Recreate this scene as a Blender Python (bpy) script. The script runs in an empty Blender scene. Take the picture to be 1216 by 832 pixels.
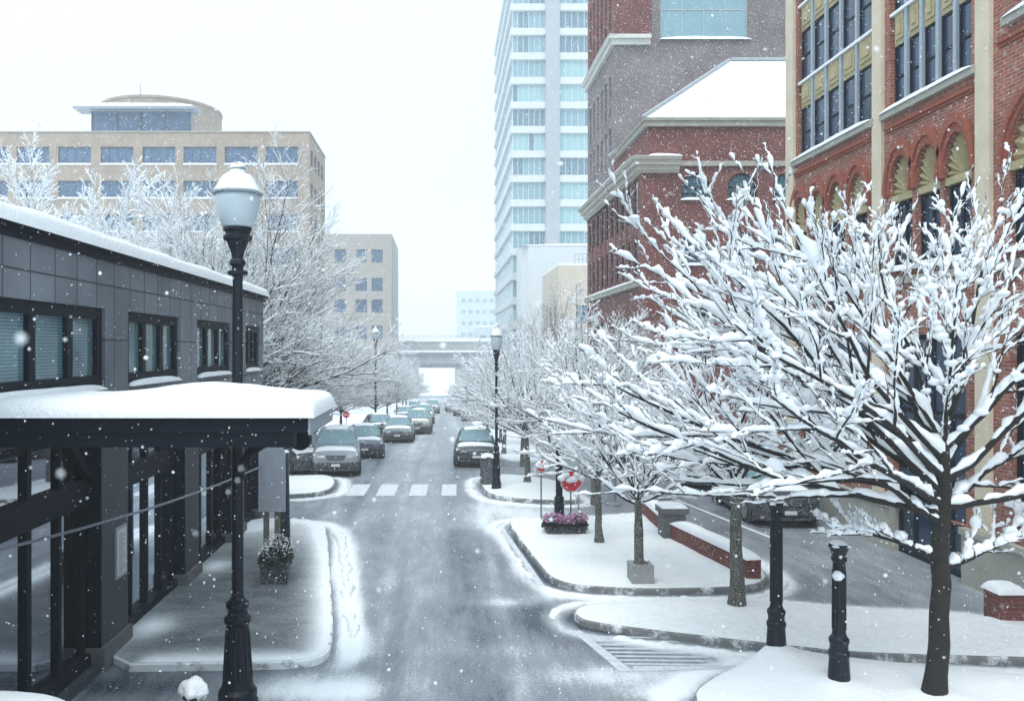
import bpy, bmesh, math, random
import numpy as np
from mathutils import Vector, noise as mnoise

# ---------------------------------------------------------------- camera, world, sun, exposure
C = bpy.context.scene
COL = C.collection
CAM_H = 4.8
cam_d = bpy.data.cameras.new('camera')
cam_d.sensor_width = 36.0
cam_d.lens = 36.0 * 1000 / 1216
cam_d.shift_x = 83 / 1216
cam_d.shift_y = -0.0025
cam_d.clip_start = 0.1
cam_d.clip_end = 3000
cam_d.dof.use_dof = True
cam_d.dof.focus_distance = 22.0
cam_d.dof.aperture_fstop = 2.8
cam = bpy.data.objects.new('camera', cam_d)
COL.objects.link(cam)
cam.location = (0, 0, CAM_H)
cam.rotation_euler = (math.radians(90), 0, 0)
C.camera = cam

SUN_EL, SUN_AZ = 58.0, 200.0            # azimuth clockwise from +Y: behind the camera, a little left
W = bpy.data.worlds.new('World')
C.world = W
W.use_nodes = True
nt = W.node_tree
nt.nodes.clear()
sky = nt.nodes.new('ShaderNodeTexSky')
sky.sky_type = 'NISHITA'
sky.sun_disc = False
sky.sun_elevation = math.radians(SUN_EL)
sky.sun_rotation = math.radians(SUN_AZ)
sky.air_density = 1.0
sky.dust_density = 4.0
sky.ozone_density = 1.0
hs = nt.nodes.new('ShaderNodeHueSaturation')
hs.inputs['Saturation'].default_value = 0.35
mixw = nt.nodes.new('ShaderNodeMix')
mixw.data_type = 'RGBA'
mixw.inputs[0].default_value = 0.75      # closed snow cloud over the clear sky
# overcast: the cloud deck is brighter overhead than at the horizon
wc = nt.nodes.new('ShaderNodeTexCoord')
wsep = nt.nodes.new('ShaderNodeSeparateXYZ')
wmr = nt.nodes.new('ShaderNodeMapRange')
wmr.inputs[3].default_value = 1.0
wmr.inputs[4].default_value = 2.1
wmul = nt.nodes.new('ShaderNodeMix')
wmul.data_type = 'RGBA'
wmul.blend_type = 'MULTIPLY'
wmul.inputs[0].default_value = 1
wmul.inputs[6].default_value = (4.75, 5.85, 6.45, 1)
nt.links.new(wc.outputs['Generated'], wsep.inputs[0])
nt.links.new(wsep.outputs[2], wmr.inputs[0])
nt.links.new(wmr.outputs[0], wmul.inputs[7])
nt.links.new(wmul.outputs[2], mixw.inputs[7])
bg = nt.nodes.new('ShaderNodeBackground')
bg.inputs['Strength'].default_value = 0.15
wo = nt.nodes.new('ShaderNodeOutputWorld')
nt.links.new(sky.outputs[0], hs.inputs['Color'])
nt.links.new(hs.outputs[0], mixw.inputs[6])
nt.links.new(mixw.outputs[2], bg.inputs['Color'])
nt.links.new(bg.outputs[0], wo.inputs['Surface'])

sl = bpy.data.lights.new('sun', 'SUN')
sl.energy = 1.45
sl.angle = math.radians(25)
sl.color = (1.0, 0.97, 0.93)
so = bpy.data.objects.new('sun', sl)
COL.objects.link(so)
el, az = math.radians(SUN_EL), math.radians(SUN_AZ)
sd = Vector((math.sin(az) * math.cos(el), math.cos(az) * math.cos(el), math.sin(el)))
so.rotation_euler = sd.to_track_quat('Z', 'Y').to_euler()
so.location = (0, -20, 40)

C.view_settings.view_transform = 'Standard'
C.view_settings.look = 'None'
C.view_settings.gamma = 1
C.view_settings.exposure = 0.2
C.cycles.max_bounces = 8
C.cycles.volume_bounces = 3
C.cycles.use_denoising = True
HAZE_DENSITY = 0.0014

# ---------------------------------------------------------------- helpers
def tag(o, label=None, cat=None, group=None, kind=None):
    if label: o['label'] = label
    if cat: o['category'] = cat
    if group: o['group'] = group
    if kind: o['kind'] = kind
    return o

def thing(name, label, cat, loc=(0, 0, 0), rz=0.0, group=None):
    o = bpy.data.objects.new(name, None)
    o.empty_display_size = 0.2
    COL.objects.link(o)
    o.location = loc
    o.rotation_euler = (0, 0, rz)
    return tag(o, label, cat, group)

def finish(name, me, mats, parent=None, smooth=False):
    if not isinstance(mats, (list, tuple)): mats = [mats]
    for m in mats: me.materials.append(m)
    if smooth:
        me.polygons.foreach_set('use_smooth', [True] * len(me.polygons))
    o = bpy.data.objects.new(name, me)
    COL.objects.link(o)
    if parent: o.parent = parent
    return o

def part(name, bm, mats, parent=None, smooth=False, recalc=True):
    if recalc: bmesh.ops.recalc_face_normals(bm, faces=bm.faces[:])
    me = bpy.data.meshes.new(name)
    bm.to_mesh(me)
    bm.free()
    return finish(name, me, mats, parent, smooth)

def mesh_np(name, v, q, mats, parent=None, smooth=True, t=None):
    """v (n,3), q (m,4) quads, t (k,3) tris"""
    me = bpy.data.meshes.new(name)
    nq = 0 if q is None else len(q)
    ntr = 0 if t is None else len(t)
    me.vertices.add(len(v))
    me.vertices.foreach_set('co', np.asarray(v, np.float32).ravel())
    loops = []
    if nq: loops.append(np.asarray(q, np.int32).ravel())
    if ntr: loops.append(np.asarray(t, np.int32).ravel())
    lv = np.concatenate(loops)
    me.loops.add(len(lv))
    me.loops.foreach_set('vertex_index', lv)
    me.polygons.add(nq + ntr)
    st = np.concatenate([np.arange(nq) * 4, nq * 4 + np.arange(ntr) * 3]).astype(np.int32)
    me.polygons.foreach_set('loop_start', st)
    me.update(calc_edges=True)
    me.validate()
    return finish(name, me, mats, parent, smooth)

def copy_tree(o, parent=None):
    c = o.copy()
    COL.objects.link(c)
    if parent: c.parent = parent
    for ch in list(o.children): copy_tree(ch, c)
    return c

def box(bm, x0, x1, y0, y1, z0, z1):
    vs = [bm.verts.new(p) for p in ((x0,y0,z0),(x1,y0,z0),(x1,y1,z0),(x0,y1,z0),(x0,y0,z1),(x1,y0,z1),(x1,y1,z1),(x0,y1,z1))]
    for f in ((0,3,2,1),(4,5,6,7),(0,1,5,4),(1,2,6,5),(2,3,7,6),(3,0,4,7)):
        bm.faces.new([vs[i] for i in f])

def bar(bm, a, b, w, h=None):
    """square bar between two points"""
    h = h or w
    a, b = Vector(a), Vector(b)
    t = (b - a).normalized()
    ref = Vector((0, 0, 1)) if abs(t.z) < 0.95 else Vector((1, 0, 0))
    s = t.cross(ref).normalized() * (w / 2)
    u = s.cross(t).normalized() * (h / 2)
    vs = [bm.verts.new(p + i * s + j * u) for p in (a, b) for i, j in ((-1,-1),(1,-1),(1,1),(-1,1))]
    for f in ((0,1,2,3),(7,6,5,4),(0,4,5,1),(1,5,6,2),(2,6,7,3),(3,7,4,0)):
        bm.faces.new([vs[i] for i in f])

def lathe(bm, prof, cx=0, cy=0, n=24, cap=True):
    rings = []
    for r, z in prof:
        rings.append([bm.verts.new((cx + r * math.cos(2*math.pi*k/n), cy + r * math.sin(2*math.pi*k/n), z)) for k in range(n)])
    for a, b in zip(rings[:-1], rings[1:]):
        for k in range(n):
            bm.faces.new((a[k], a[(k+1) % n], b[(k+1) % n], b[k]))
    if cap:
        bm.faces.new(rings[0][::-1]); bm.faces.new(rings[-1])

def prism(bm, pts, z0, z1):
    a = [bm.verts.new((x, y, z0)) for x, y in pts]
    b = [bm.verts.new((x, y, z1)) for x, y in pts]
    n = len(pts)
    bm.faces.new(a[::-1]); bm.faces.new(b)
    for k in range(n): bm.faces.new((a[k], a[(k+1) % n], b[(k+1) % n], b[k]))

def tubes(polys, sides=5):
    """polys: [(pts (n,3), radii (n,))] -> verts, quads"""
    by = {}
    for p, r in polys: by.setdefault(len(r), []).append((p, r))
    V, Q, off = [], [], 0
    ang = np.arange(sides) * 2 * np.pi / sides
    ca, sa = np.cos(ang), np.sin(ang)
    for n, lst in by.items():
        P = np.array([p for p, _ in lst], float)
        R = np.array([r for _, r in lst], float)
        m = len(lst)
        T = np.gradient(P, axis=1)
        T /= np.linalg.norm(T, axis=2, keepdims=True) + 1e-9
        ref = np.where((np.abs(T[:, :1, 2:3]) < 0.9), np.array([0, 0, 1.0]), np.array([1.0, 0, 0]))
        ref = np.broadcast_to(ref, T.shape)
        S = np.cross(T, ref); S /= np.linalg.norm(S, axis=2, keepdims=True) + 1e-9
        U = np.cross(S, T)
        ring = P[:, :, None, :] + R[:, :, None, None] * (ca[None, None, :, None] * S[:, :, None, :] + sa[None, None, :, None] * U[:, :, None, :])
        V.append(ring.reshape(-1, 3))
        idx = off + np.arange(m * n * sides).reshape(m, n, sides)
        a, b = idx[:, :-1, :], idx[:, 1:, :]
        Q.append(np.stack([a, np.roll(a, -1, 2), np.roll(b, -1, 2), b], -1).reshape(-1, 4))
        off += m * n * sides
    return np.concatenate(V), np.concatenate(Q)

def snow_lump(x0, x1, y0, y1, zf, h, n=(24, 8), seed=0.0, rough=0.18, p=4, skirt=0.03):
    """rounded cap of snow lying on the rectangle x0..x1,y0..y1; zf a number or a function of x,y"""
    nu, nv = n
    tu = np.sin(np.linspace(-np.pi/2, np.pi/2, nu + 1))
    tv = np.sin(np.linspace(-np.pi/2, np.pi/2, nv + 1))
    V = []
    for a in tu:
        for b in tv:
            x = x0 + (x1 - x0) * (a + 1) / 2
            y = y0 + (y1 - y0) * (b + 1) / 2
            pa, pb = p if isinstance(p, tuple) else (p, p)
            e = (max(0, 1 - abs(a) ** pa) ** 0.5) * (max(0, 1 - abs(b) ** pb) ** 0.5)
            nz = mnoise.noise((x * 1.3 + seed, y * 1.3, seed)) * 0.7 + mnoise.noise((x * 4 + seed, y * 4, 3 + seed)) * 0.3
            zz = zf(x, y) if callable(zf) else zf
            V.append((x, y, zz - skirt * (1 - e) + h * e * (1 + rough * 2 * nz)))
    idx = np.arange((nu + 1) * (nv + 1)).reshape(nu + 1, nv + 1)
    Q = np.stack([idx[:-1, :-1], idx[1:, :-1], idx[1:, 1:], idx[:-1, 1:]], -1).reshape(-1, 4)
    return np.array(V), Q

def blob(bm, c, r, seed=0, sub=2, squash=0.7, rough=0.25):
    g = bmesh.ops.create_icosphere(bm, subdivisions=sub, radius=1.0)
    for v in g['verts']:
        d = v.co.normalized()
        k = r * (1 + rough * mnoise.noise(d * 1.7 + Vector((seed * 3.1, seed, 0))))
        v.co = Vector(c) + Vector((d.x * k, d.y * k, d.z * k * squash))

# ---------------------------------------------------------------- pixel <-> ground survey (photo read once to find real positions)
TY = np.array([-60, 32, 36, 42, 60, 107, 150, 200, 240, 300, 420, 700.])
TZ = np.array([0, 0, -0.1, -0.4, -1.2, -3.4, -5.4, -7.2, -7.4, -5.4, 0.5, 12.0])
def gz(y): return float(np.interp(y, TY, TZ))
def G(px, py):
    k = (py - 413) / 1000.0
    lo, hi = 1.0, 260.0
    for _ in range(50):
        m = (lo + hi) / 2
        if CAM_H - k * m > gz(m): lo = m
        else: hi = m
    return ((px - 525) * lo / 1000.0, lo)

# ---------------------------------------------------------------- materials
def nodes_of(m):
    m.use_nodes = True
    t = m.node_tree
    return t, t.nodes, t.links, t.nodes['Principled BSDF']

def pm(name, col, rough=0.6, metal=0.0, var=0.0, vscale=3.0, bump=0.0, bscale=40.0, spec=0.5, speck=0.0, speck_col=(0.8, 0.83, 0.86)):
    m = bpy.data.materials.new(name)
    t, N, L, b = nodes_of(m)
    b.inputs['Base Color'].default_value = (*col, 1)
    b.inputs['Roughness'].default_value = rough
    b.inputs['Metallic'].default_value = metal
    b.inputs['Specular IOR Level'].default_value = spec
    co = N.new('ShaderNodeTexCoord')
    last = None
    if var:
        nz = N.new('ShaderNodeTexNoise'); nz.inputs['Scale'].default_value = vscale; nz.inputs['Detail'].default_value = 6
        L.new(co.outputs['Object'], nz.inputs['Vector'])
        mx = N.new('ShaderNodeMix'); mx.data_type = 'RGBA'
        mx.inputs[6].default_value = (*[c * (1 - var) for c in col], 1)
        mx.inputs[7].default_value = (*[min(1, c * (1 + var)) for c in col], 1)
        L.new(nz.outputs[0], mx.inputs[0])
        last = mx.outputs[2]
    if speck:
        nz = N.new('ShaderNodeTexNoise'); nz.inputs['Scale'].default_value = 75; nz.inputs['Detail'].default_value = 2
        L.new(co.outputs['Object'], nz.inputs['Vector'])
        rp = N.new('ShaderNodeValToRGB'); rp.color_ramp.elements[0].position = 0.62 - speck * 0.2; rp.color_ramp.elements[1].position = 0.70
        L.new(nz.outputs[0], rp.inputs[0])
        mx = N.new('ShaderNodeMix'); mx.data_type = 'RGBA'
        if last: L.new(last, mx.inputs[6])
        else: mx.inputs[6].default_value = (*col, 1)
        mx.inputs[7].default_value = (*speck_col, 1)
        L.new(rp.outputs[0], mx.inputs[0])
        last = mx.outputs[2]
    if last: L.new(last, b.inputs['Base Color'])
    if bump:
        nb = N.new('ShaderNodeTexNoise'); nb.inputs['Scale'].default_value = bscale; nb.inputs['Detail'].default_value = 5
        L.new(co.outputs['Object'], nb.inputs['Vector'])
        bp = N.new('ShaderNodeBump'); bp.inputs['Strength'].default_value = bump; bp.inputs['Distance'].default_value = 0.02
        L.new(nb.outputs[0], bp.inputs['Height']); L.new(bp.outputs[0], b.inputs['Normal'])
    return m

def brickmat(name, c1, c2, mortar, bw=0.22, bh=0.075, ms=0.012, rough=0.85, off=0.5, var=0.25, frost=0.0):
    m = bpy.data.materials.new(name)
    t, N, L, b = nodes_of(m)
    b.inputs['Roughness'].default_value = rough
    co = N.new('ShaderNodeTexCoord')
    sp = N.new('ShaderNodeSeparateXYZ'); L.new(co.outputs['Object'], sp.inputs[0])
    ad = N.new('ShaderNodeMath'); ad.operation = 'ADD'
    L.new(sp.outputs[0], ad.inputs[0]); L.new(sp.outputs[1], ad.inputs[1])
    cb = N.new('ShaderNodeCombineXYZ'); L.new(ad.outputs[0], cb.inputs[0]); L.new(sp.outputs[2], cb.inputs[1])
    br = N.new('ShaderNodeTexBrick'); br.offset = off
    br.inputs['Color1'].default_value = (*c1, 1); br.inputs['Color2'].default_value = (*c2, 1); br.inputs['Mortar'].default_value = (*mortar, 1)
    br.inputs['Scale'].default_value = 1.0; br.inputs['Brick Width'].default_value = bw; br.inputs['Row Height'].default_value = bh
    br.inputs['Mortar Size'].default_value = ms
    L.new(cb.outputs[0], br.inputs['Vector'])
    nz = N.new('ShaderNodeTexNoise'); nz.inputs['Scale'].default_value = 0.7; nz.inputs['Detail'].default_value = 8
    L.new(co.outputs['Object'], nz.inputs['Vector'])
    mp = N.new('ShaderNodeMapRange'); mp.inputs[1].default_value = 0.3; mp.inputs[2].default_value = 0.7; mp.inputs[3].default_value = 1 - var; mp.inputs[4].default_value = 1 + var
    L.new(nz.outputs[0], mp.inputs[0])
    ml = N.new('ShaderNodeMix'); ml.data_type = 'RGBA'; ml.blend_type = 'MULTIPLY'; ml.inputs[0].default_value = 1
    L.new(br.outputs[0], ml.inputs[6]); L.new(mp.outputs[0], ml.inputs[7])
    last = ml.outputs[2]
    if frost:
        # wind-blown snow caught in the joints and on the brick faces
        n2 = N.new('ShaderNodeTexNoise'); n2.inputs['Scale'].default_value = 9; n2.inputs['Detail'].default_value = 4
        L.new(co.outputs['Object'], n2.inputs['Vector'])
        rp = N.new('ShaderNodeValToRGB'); rp.color_ramp.elements[0].position = 0.58; rp.color_ramp.elements[1].position = 0.75
        rp.color_ramp.elements[1].color = (frost, frost, frost, 1)
        L.new(n2.outputs[0], rp.inputs[0])
        m2 = N.new('ShaderNodeMix'); m2.data_type = 'RGBA'; m2.inputs[7].default_value = (0.8, 0.83, 0.87, 1)
        L.new(rp.outputs[0], m2.inputs[0]); L.new(last, m2.inputs[6])
        last = m2.outputs[2]
    L.new(last, b.inputs['Base Color'])
    bp = N.new('ShaderNodeBump'); bp.inputs['Strength'].default_value = 0.35; bp.inputs['Distance'].default_value = 0.01
    L.new(br.outputs['Fac'], bp.inputs['Height']); bp.invert = True
    L.new(bp.outputs[0], b.inputs['Normal'])
    return m

def glassmat(name, col, rough=0.06, blinds=False, var=0.5, spec=0.6):
    m = bpy.data.materials.new(name)
    t, N, L, b = nodes_of(m)
    b.inputs['Roughness'].default_value = rough
    b.inputs['Specular IOR Level'].default_value = spec
    co = N.new('ShaderNodeTexCoord')
    nz = N.new('ShaderNodeTexNoise'); nz.inputs['Scale'].default_value = 1.1; nz.inputs['Detail'].default_value = 3
    L.new(co.outputs['Object'], nz.inputs['Vector'])
    mx = N.new('ShaderNodeMix'); mx.data_type = 'RGBA'
    mx.inputs[6].default_value = (*[c * (1 - var) for c in col], 1); mx.inputs[7].default_value = (*[min(1, c * (1 + var)) for c in col], 1)
    L.new(nz.outputs[0], mx.inputs[0])
    last = mx.outputs[2]
    if blinds:
        wv = N.new('ShaderNodeTexWave'); wv.wave_type = 'BANDS'; wv.bands_direction = 'Z'
        wv.inputs['Scale'].default_value = 7.5; wv.inputs['Distortion'].default_value = 0.3
        L.new(co.outputs['Object'], wv.inputs['Vector'])
        m2 = N.new('ShaderNodeMix'); m2.data_type = 'RGBA'; m2.blend_type = 'MULTIPLY'; m2.inputs[0].default_value = 0.45
        L.new(last, m2.inputs[6]); L.new(wv.outputs[0], m2.inputs[7])
        last = m2.outputs[2]
    L.new(last, b.inputs['Base Color'])
    return m

def snowmat(name, col=(0.84, 0.87, 0.90), dirt=0.0, bump=0.35):
    m = bpy.data.materials.new(name)
    t, N, L, b = nodes_of(m)
    b.inputs['Roughness'].default_value = 0.75
    b.inputs['Specular IOR Level'].default_value = 0.25
    co = N.new('ShaderNodeTexCoord')
    n1 = N.new('ShaderNodeTexNoise'); n1.inputs['Scale'].default_value = 2.0; n1.inputs['Detail'].default_value = 8
    L.new(co.outputs['Object'], n1.inputs['Vector'])
    mx = N.new('ShaderNodeMix'); mx.data_type = 'RGBA'
    mx.inputs[6].default_value = (*[c * 0.93 for c in col], 1); mx.inputs[7].default_value = (*col, 1)
    L.new(n1.outputs[0], mx.inputs[0])
    last = mx.outputs[2]
    if dirt:
        n2 = N.new('ShaderNodeTexNoise'); n2.inputs['Scale'].default_value = 9; n2.inputs['Detail'].default_value = 9; n2.inputs['Roughness'].default_value = 0.85
        L.new(co.outputs['Object'], n2.inputs['Vector'])
        rp = N.new('ShaderNodeValToRGB'); rp.color_ramp.elements[0].position = 0.50; rp.color_ramp.elements[1].position = 0.68
        rp.color_ramp.elements[1].color = (dirt, dirt, dirt, 1)
        L.new(n2.outputs[0], rp.inputs[0])
        m2 = N.new('ShaderNodeMix'); m2.data_type = 'RGBA'; m2.inputs[7].default_value = (0.22, 0.23, 0.22, 1)
        L.new(rp.outputs[0], m2.inputs[0]); L.new(last, m2.inputs[6])
        last = m2.outputs[2]
    L.new(last, b.inputs['Base Color'])
    nb = N.new('ShaderNodeTexNoise'); nb.inputs['Scale'].default_value = 18; nb.inputs['Detail'].default_value = 6
    L.new(co.outputs['Object'], nb.inputs['Vector'])
    bp = N.new('ShaderNodeBump'); bp.inputs['Strength'].default_value = bump; bp.inputs['Distance'].default_value = 0.03
    L.new(nb.outputs[0], bp.inputs['Height']); L.new(bp.outputs[0], b.inputs['Normal'])
    return m

def kerbmat(name, lo, hi):
    m = pm(name, (0.20, 0.21, 0.215), 0.9, 0, 0.35, 6, 0.4, 50)
    t, N, L, b = nodes_of(m)
    co = N.new('ShaderNodeTexCoord')
    n2 = N.new('ShaderNodeTexNoise'); n2.inputs['Scale'].default_value = 2.6; n2.inputs['Detail'].default_value = 9; n2.inputs['Roughness'].default_value = .75
    L.new(co.outputs['Object'], n2.inputs['Vector'])
    rp = N.new('ShaderNodeValToRGB'); rp.color_ramp.elements[0].position = lo; rp.color_ramp.elements[1].position = hi
    L.new(n2.outputs[0], rp.inputs[0])
    old = b.inputs['Base Color'].links[0].from_socket
    mx = N.new('ShaderNodeMix'); mx.data_type = 'RGBA'; mx.inputs[7].default_value = (.84, .87, .9, 1)
    L.new(rp.outputs[0], mx.inputs[0]); L.new(old, mx.inputs[6]); L.new(mx.outputs[2], b.inputs['Base Color'])
    return m

M = dict(
    snow=snowmat('snow', bump=.7), snow_ground=snowmat('snow_ground', (.86, .885, .905), dirt=0.30), snow_tree=snowmat('snow_tree', (0.86, 0.89, 0.92), bump=0.5),
    black=pm('black_iron', (0.006, 0.009, 0.017), 0.42, 0.0, 0.3, 8, 0.15, 60, spec=.25),
    blackframe=pm('black_frame', (0.005, 0.008, 0.015), 0.6, spec=.15),
    kerb=kerbmat('kerb_concrete', .50, .62), kerb_caked=kerbmat('kerb_caked', .36, .50),
    concrete=pm('concrete', (0.30, 0.31, 0.31), 0.9, 0, 0.3, 3, 0.3, 40),
    stone=pm('limestone', (0.36, 0.35, 0.31), 0.85, 0, 0.25, 2.5, 0.3, 20),
    cream=pm('cream_stone', (0.60, 0.52, 0.40), 0.8, 0, 0.18, 2.0, 0.25, 25),
    gold=pm('gold_terracotta', (0.38, 0.325, 0.18), 0.65, 0, 0.35, 5, 0.3, 30),
    trimwhite=pm('white_trim', (0.62, 0.62, 0.58), 0.7, 0, 0.15, 3),
    brick_orange=brickmat('brick_orange', (0.33, 0.09, 0.05), (0.22, 0.055, 0.036), (0.27, 0.19, 0.155), frost=0.35),
    brick_red=brickmat('brick_red', (0.20, 0.038, 0.032), (0.135, 0.028, 0.026), (0.14, 0.08, 0.07), frost=0.35),
    brick_mauve=brickmat('brick_mauve', (0.20, 0.16, 0.17), (0.16, 0.125, 0.14), (0.2, 0.18, 0.18), frost=0.6),
    brick_tan=brickmat('brick_tan', (0.35, 0.275, 0.215), (0.29, 0.23, 0.185), (0.35, 0.30, 0.26), bw=0.4, bh=0.13, var=0.12),
    panel_grey=brickmat('panel_grey', (0.165, 0.185, 0.215), (0.13, 0.148, 0.175), (0.03, 0.033, 0.04), bw=0.66, bh=0.82, ms=0.014, off=0.0, rough=0.7, var=0.25),
    panel_dark=pm('panel_dark', (0.04, 0.046, 0.057), 0.7, 0, 0.35, 3, 0.3, 30),
    dark_stone=pm('dark_stone', (0.11, 0.115, 0.12), 0.8, 0, 0.3, 6, 0.4, 30),
    white_render=pm('white_render', (0.60, 0.63, 0.65), 0.8, 0, 0.08, 1),
    grey_render=pm('grey_render', (0.38, 0.41, 0.44), 0.85, 0, 0.12, 0.6),
    beige_render=pm('beige_render', (0.55, 0.48, 0.40), 0.85, 0, 0.1, 0.8),
    tan_render=pm('tan_render', (0.38, 0.345, 0.315), 0.85, 0, 0.1, 0.8),
    blue_render=pm('blue_render', (0.33, 0.39, 0.45), 0.85, 0, 0.1, 0.4),
    glass_teal=glassmat('glass_teal', (0.12, 0.22, 0.26), blinds=True, var=0.35),
    glass_dark=glassmat('glass_dark', (0.012, 0.022, 0.035)),
    glass_navy=glassmat('glass_navy', (0.02, 0.045, 0.09), 0.1),
    glass_blue=glassmat('glass_blue', (0.06, 0.12, 0.22), 0.25),
    glass_sky=glassmat('glass_sky', (0.21, 0.36, 0.42), 0.2, var=0.2),
    glass_aqua=glassmat('glass_aqua', (0.29, 0.48, 0.51), 0.2, var=0.15),
    glass_slate=glassmat('glass_slate', (0.13, 0.22, 0.29), 0.2, var=0.3),
    blind=pm('blind', (0.22, 0.33, 0.38), 0.7, 0, 0.2, 3),
    bark_hero=pm('bark_hero', (0.014, 0.012, 0.010), 0.9, 0, .8, 7, 1.0, 22), bark_dark=pm('bark_dark', (0.012, 0.010, 0.010), 0.85, 0, 0.5, 12, 0.8, 40),
    bark_moss=pm('bark_moss', (0.055, 0.055, 0.038), 0.9, 0, 0.55, 10, 0.9, 35, speck=0.25),
    bark_far=pm('bark_far', (0.032, 0.028, 0.028), 0.9), bark_brown=pm('bark_brown', (0.085, 0.058, 0.05), 0.9),
    globe=pm('frosted_globe', (0.44, 0.52, 0.57), 0.3),
    bin=pm('bin_metal', (0.02, 0.03, 0.045), 0.5, speck=0.35),
    red=pm('red_enamel', (0.60, 0.025, 0.04), 0.4, 0, 0.1, 5),
    signgrey=pm('sign_grey', (0.27, 0.31, 0.36), 0.5, 0.2, 0.15, 4),
    wood=pm('old_timber', (0.10, 0.085, 0.065), 0.9, 0, 0.4, 8, 0.5, 30, speck=0.1),
    leaf=pm('evergreen_leaf', (0.025, 0.035, 0.03), 0.7), flower=pm('pink_flower', (0.42, 0.13, 0.30), 0.7, 0, 0.4, 20),
    planter=pm('planter_black', (0.018, 0.022, 0.03), 0.6, 0, 0.2, 8, speck=0.1),
    tyre=pm('tyre', (0.012, 0.013, 0.015), 0.8), rim=pm('rim', (0.25, 0.27, 0.3), 0.35, 0.7),
    headlight=pm('headlight', (0.6, 0.66, 0.72), 0.15), plate=pm('plate', (0.6, 0.62, 0.64), 0.5),
    carglass=glassmat('car_glass', (0.16, 0.27, 0.31), 0.15, var=0.25), carglass_dark=glassmat('car_glass_dark', (0.02, 0.03, 0.04), 0.06),
    plastic=pm('black_plastic', (0.014, 0.016, 0.02), 0.5, speck=0.08),
    paper=pm('paper', (0.5, 0.53, 0.56), 0.7), ink=pm('ink', (0.12, 0.14, 0.18), 0.7),
    cable=pm('cable_grey', (0.16, 0.18, 0.22), 0.6),
    bridge=pm('bridge_concrete', (0.36, 0.385, 0.40), 0.9, 0, 0.25, 0.5, 0.2, 8),
    paint=pm('road_paint', (0.62, 0.65, 0.68), 0.7, 0, 0.35, 7, speck=.3, speck_col=(.3, .33, .37)),
)
# ---------------------------------------------------------------- ground, road, kerbed islands
def in_poly(X, Y, poly):
    inside = np.zeros(X.shape, bool)
    n = len(poly)
    for i in range(n):
        x1, y1 = poly[i]; x2, y2 = poly[(i + 1) % n]
        c = ((y1 > Y) != (y2 > Y))
        xi = (x2 - x1) * (Y - y1) / (y2 - y1 + 1e-12) + x1
        inside ^= c & (X < xi)
    return inside
def d_poly(X, Y, poly):
    d = np.full(X.shape, 1e9)
    n = len(poly)
    for i in range(n):
        x1, y1 = poly[i]; x2, y2 = poly[(i + 1) % n]
        dx, dy = x2 - x1, y2 - y1
        t = np.clip(((X - x1) * dx + (Y - y1) * dy) / (dx * dx + dy * dy + 1e-12), 0, 1)
        d = np.minimum(d, np.hypot(X - x1 - t * dx, Y - y1 - t * dy))
    return d
def smooth_poly(pts, it=2):
    for _ in range(it):
        out = []
        n = len(pts)
        for i in range(n):
            a, b = pts[i], pts[(i + 1) % n]
            out.append((a[0] * .8 + b[0] * .2, a[1] * .8 + b[1] * .2))
            out.append((a[0] * .2 + b[0] * .8, a[1] * .2 + b[1] * .8))
        pts = out
    return pts

isl_far = [G(*p) for p in ((569,577),(577,588),(592,594),(635,598),(690,599),(676,588),(655,577),(640,570),(600,566),(573,569))]
isl_wall = [G(*p) for p in ((603,626),(618,648),(637,673),(652,692),(680,702),(760,707),(860,705),(900,701),(913,692),(900,678),(840,645),(775,612),(700,618),(640,620),(612,620))]
isl_long = [G(*p) for p in ((680,735),(690,744),(720,750),(800,760),(900,772),(1010,784),(1120,788),(1330,793),(1420,785),(1290,755),(1150,736),(1000,729),(920,721),(800,719),(720,722),(688,727))]
isl_near = [(3.3, 10.9), (3.42, 11.5), (3.9, 12.05), (4.7, 12.6), (5.4, 12.95), (6.2, 12.75), (8.3, 12.05), (14, 11.4), (14, 5.0), (4.0, 5.0), (3.2, 8.0)]
isl_left = [G(*p) for p in ((345,622),(375,625),(383,634),(384,660),(386,720),(391,770),(386,788),(360,797))] + [(-4.95, 12.45), (-4.95, 24.0), (-4.4, 24.4)]
isl_left = [(-5.6, 12.45), (-2.6, 12.55), (-2.0, 12.62), (-1.74, 12.95), (-1.80, 14.0), (-2.25, 17.0), (-2.86, 21.0), (-3.1, 22.3), (-3.6, 22.9), (-5.6, 23.3)]
isl_corner = [G(*p) for p in ((398,577),(393,585),(372,590),(330,592),(200,594),(200,572),(330,569),(385,567),(396,570))]
islands = [isl_far, isl_wall, isl_long, isl_near, isl_left, isl_corner]
islands = [smooth_poly(p, 2) for p in islands]

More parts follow.
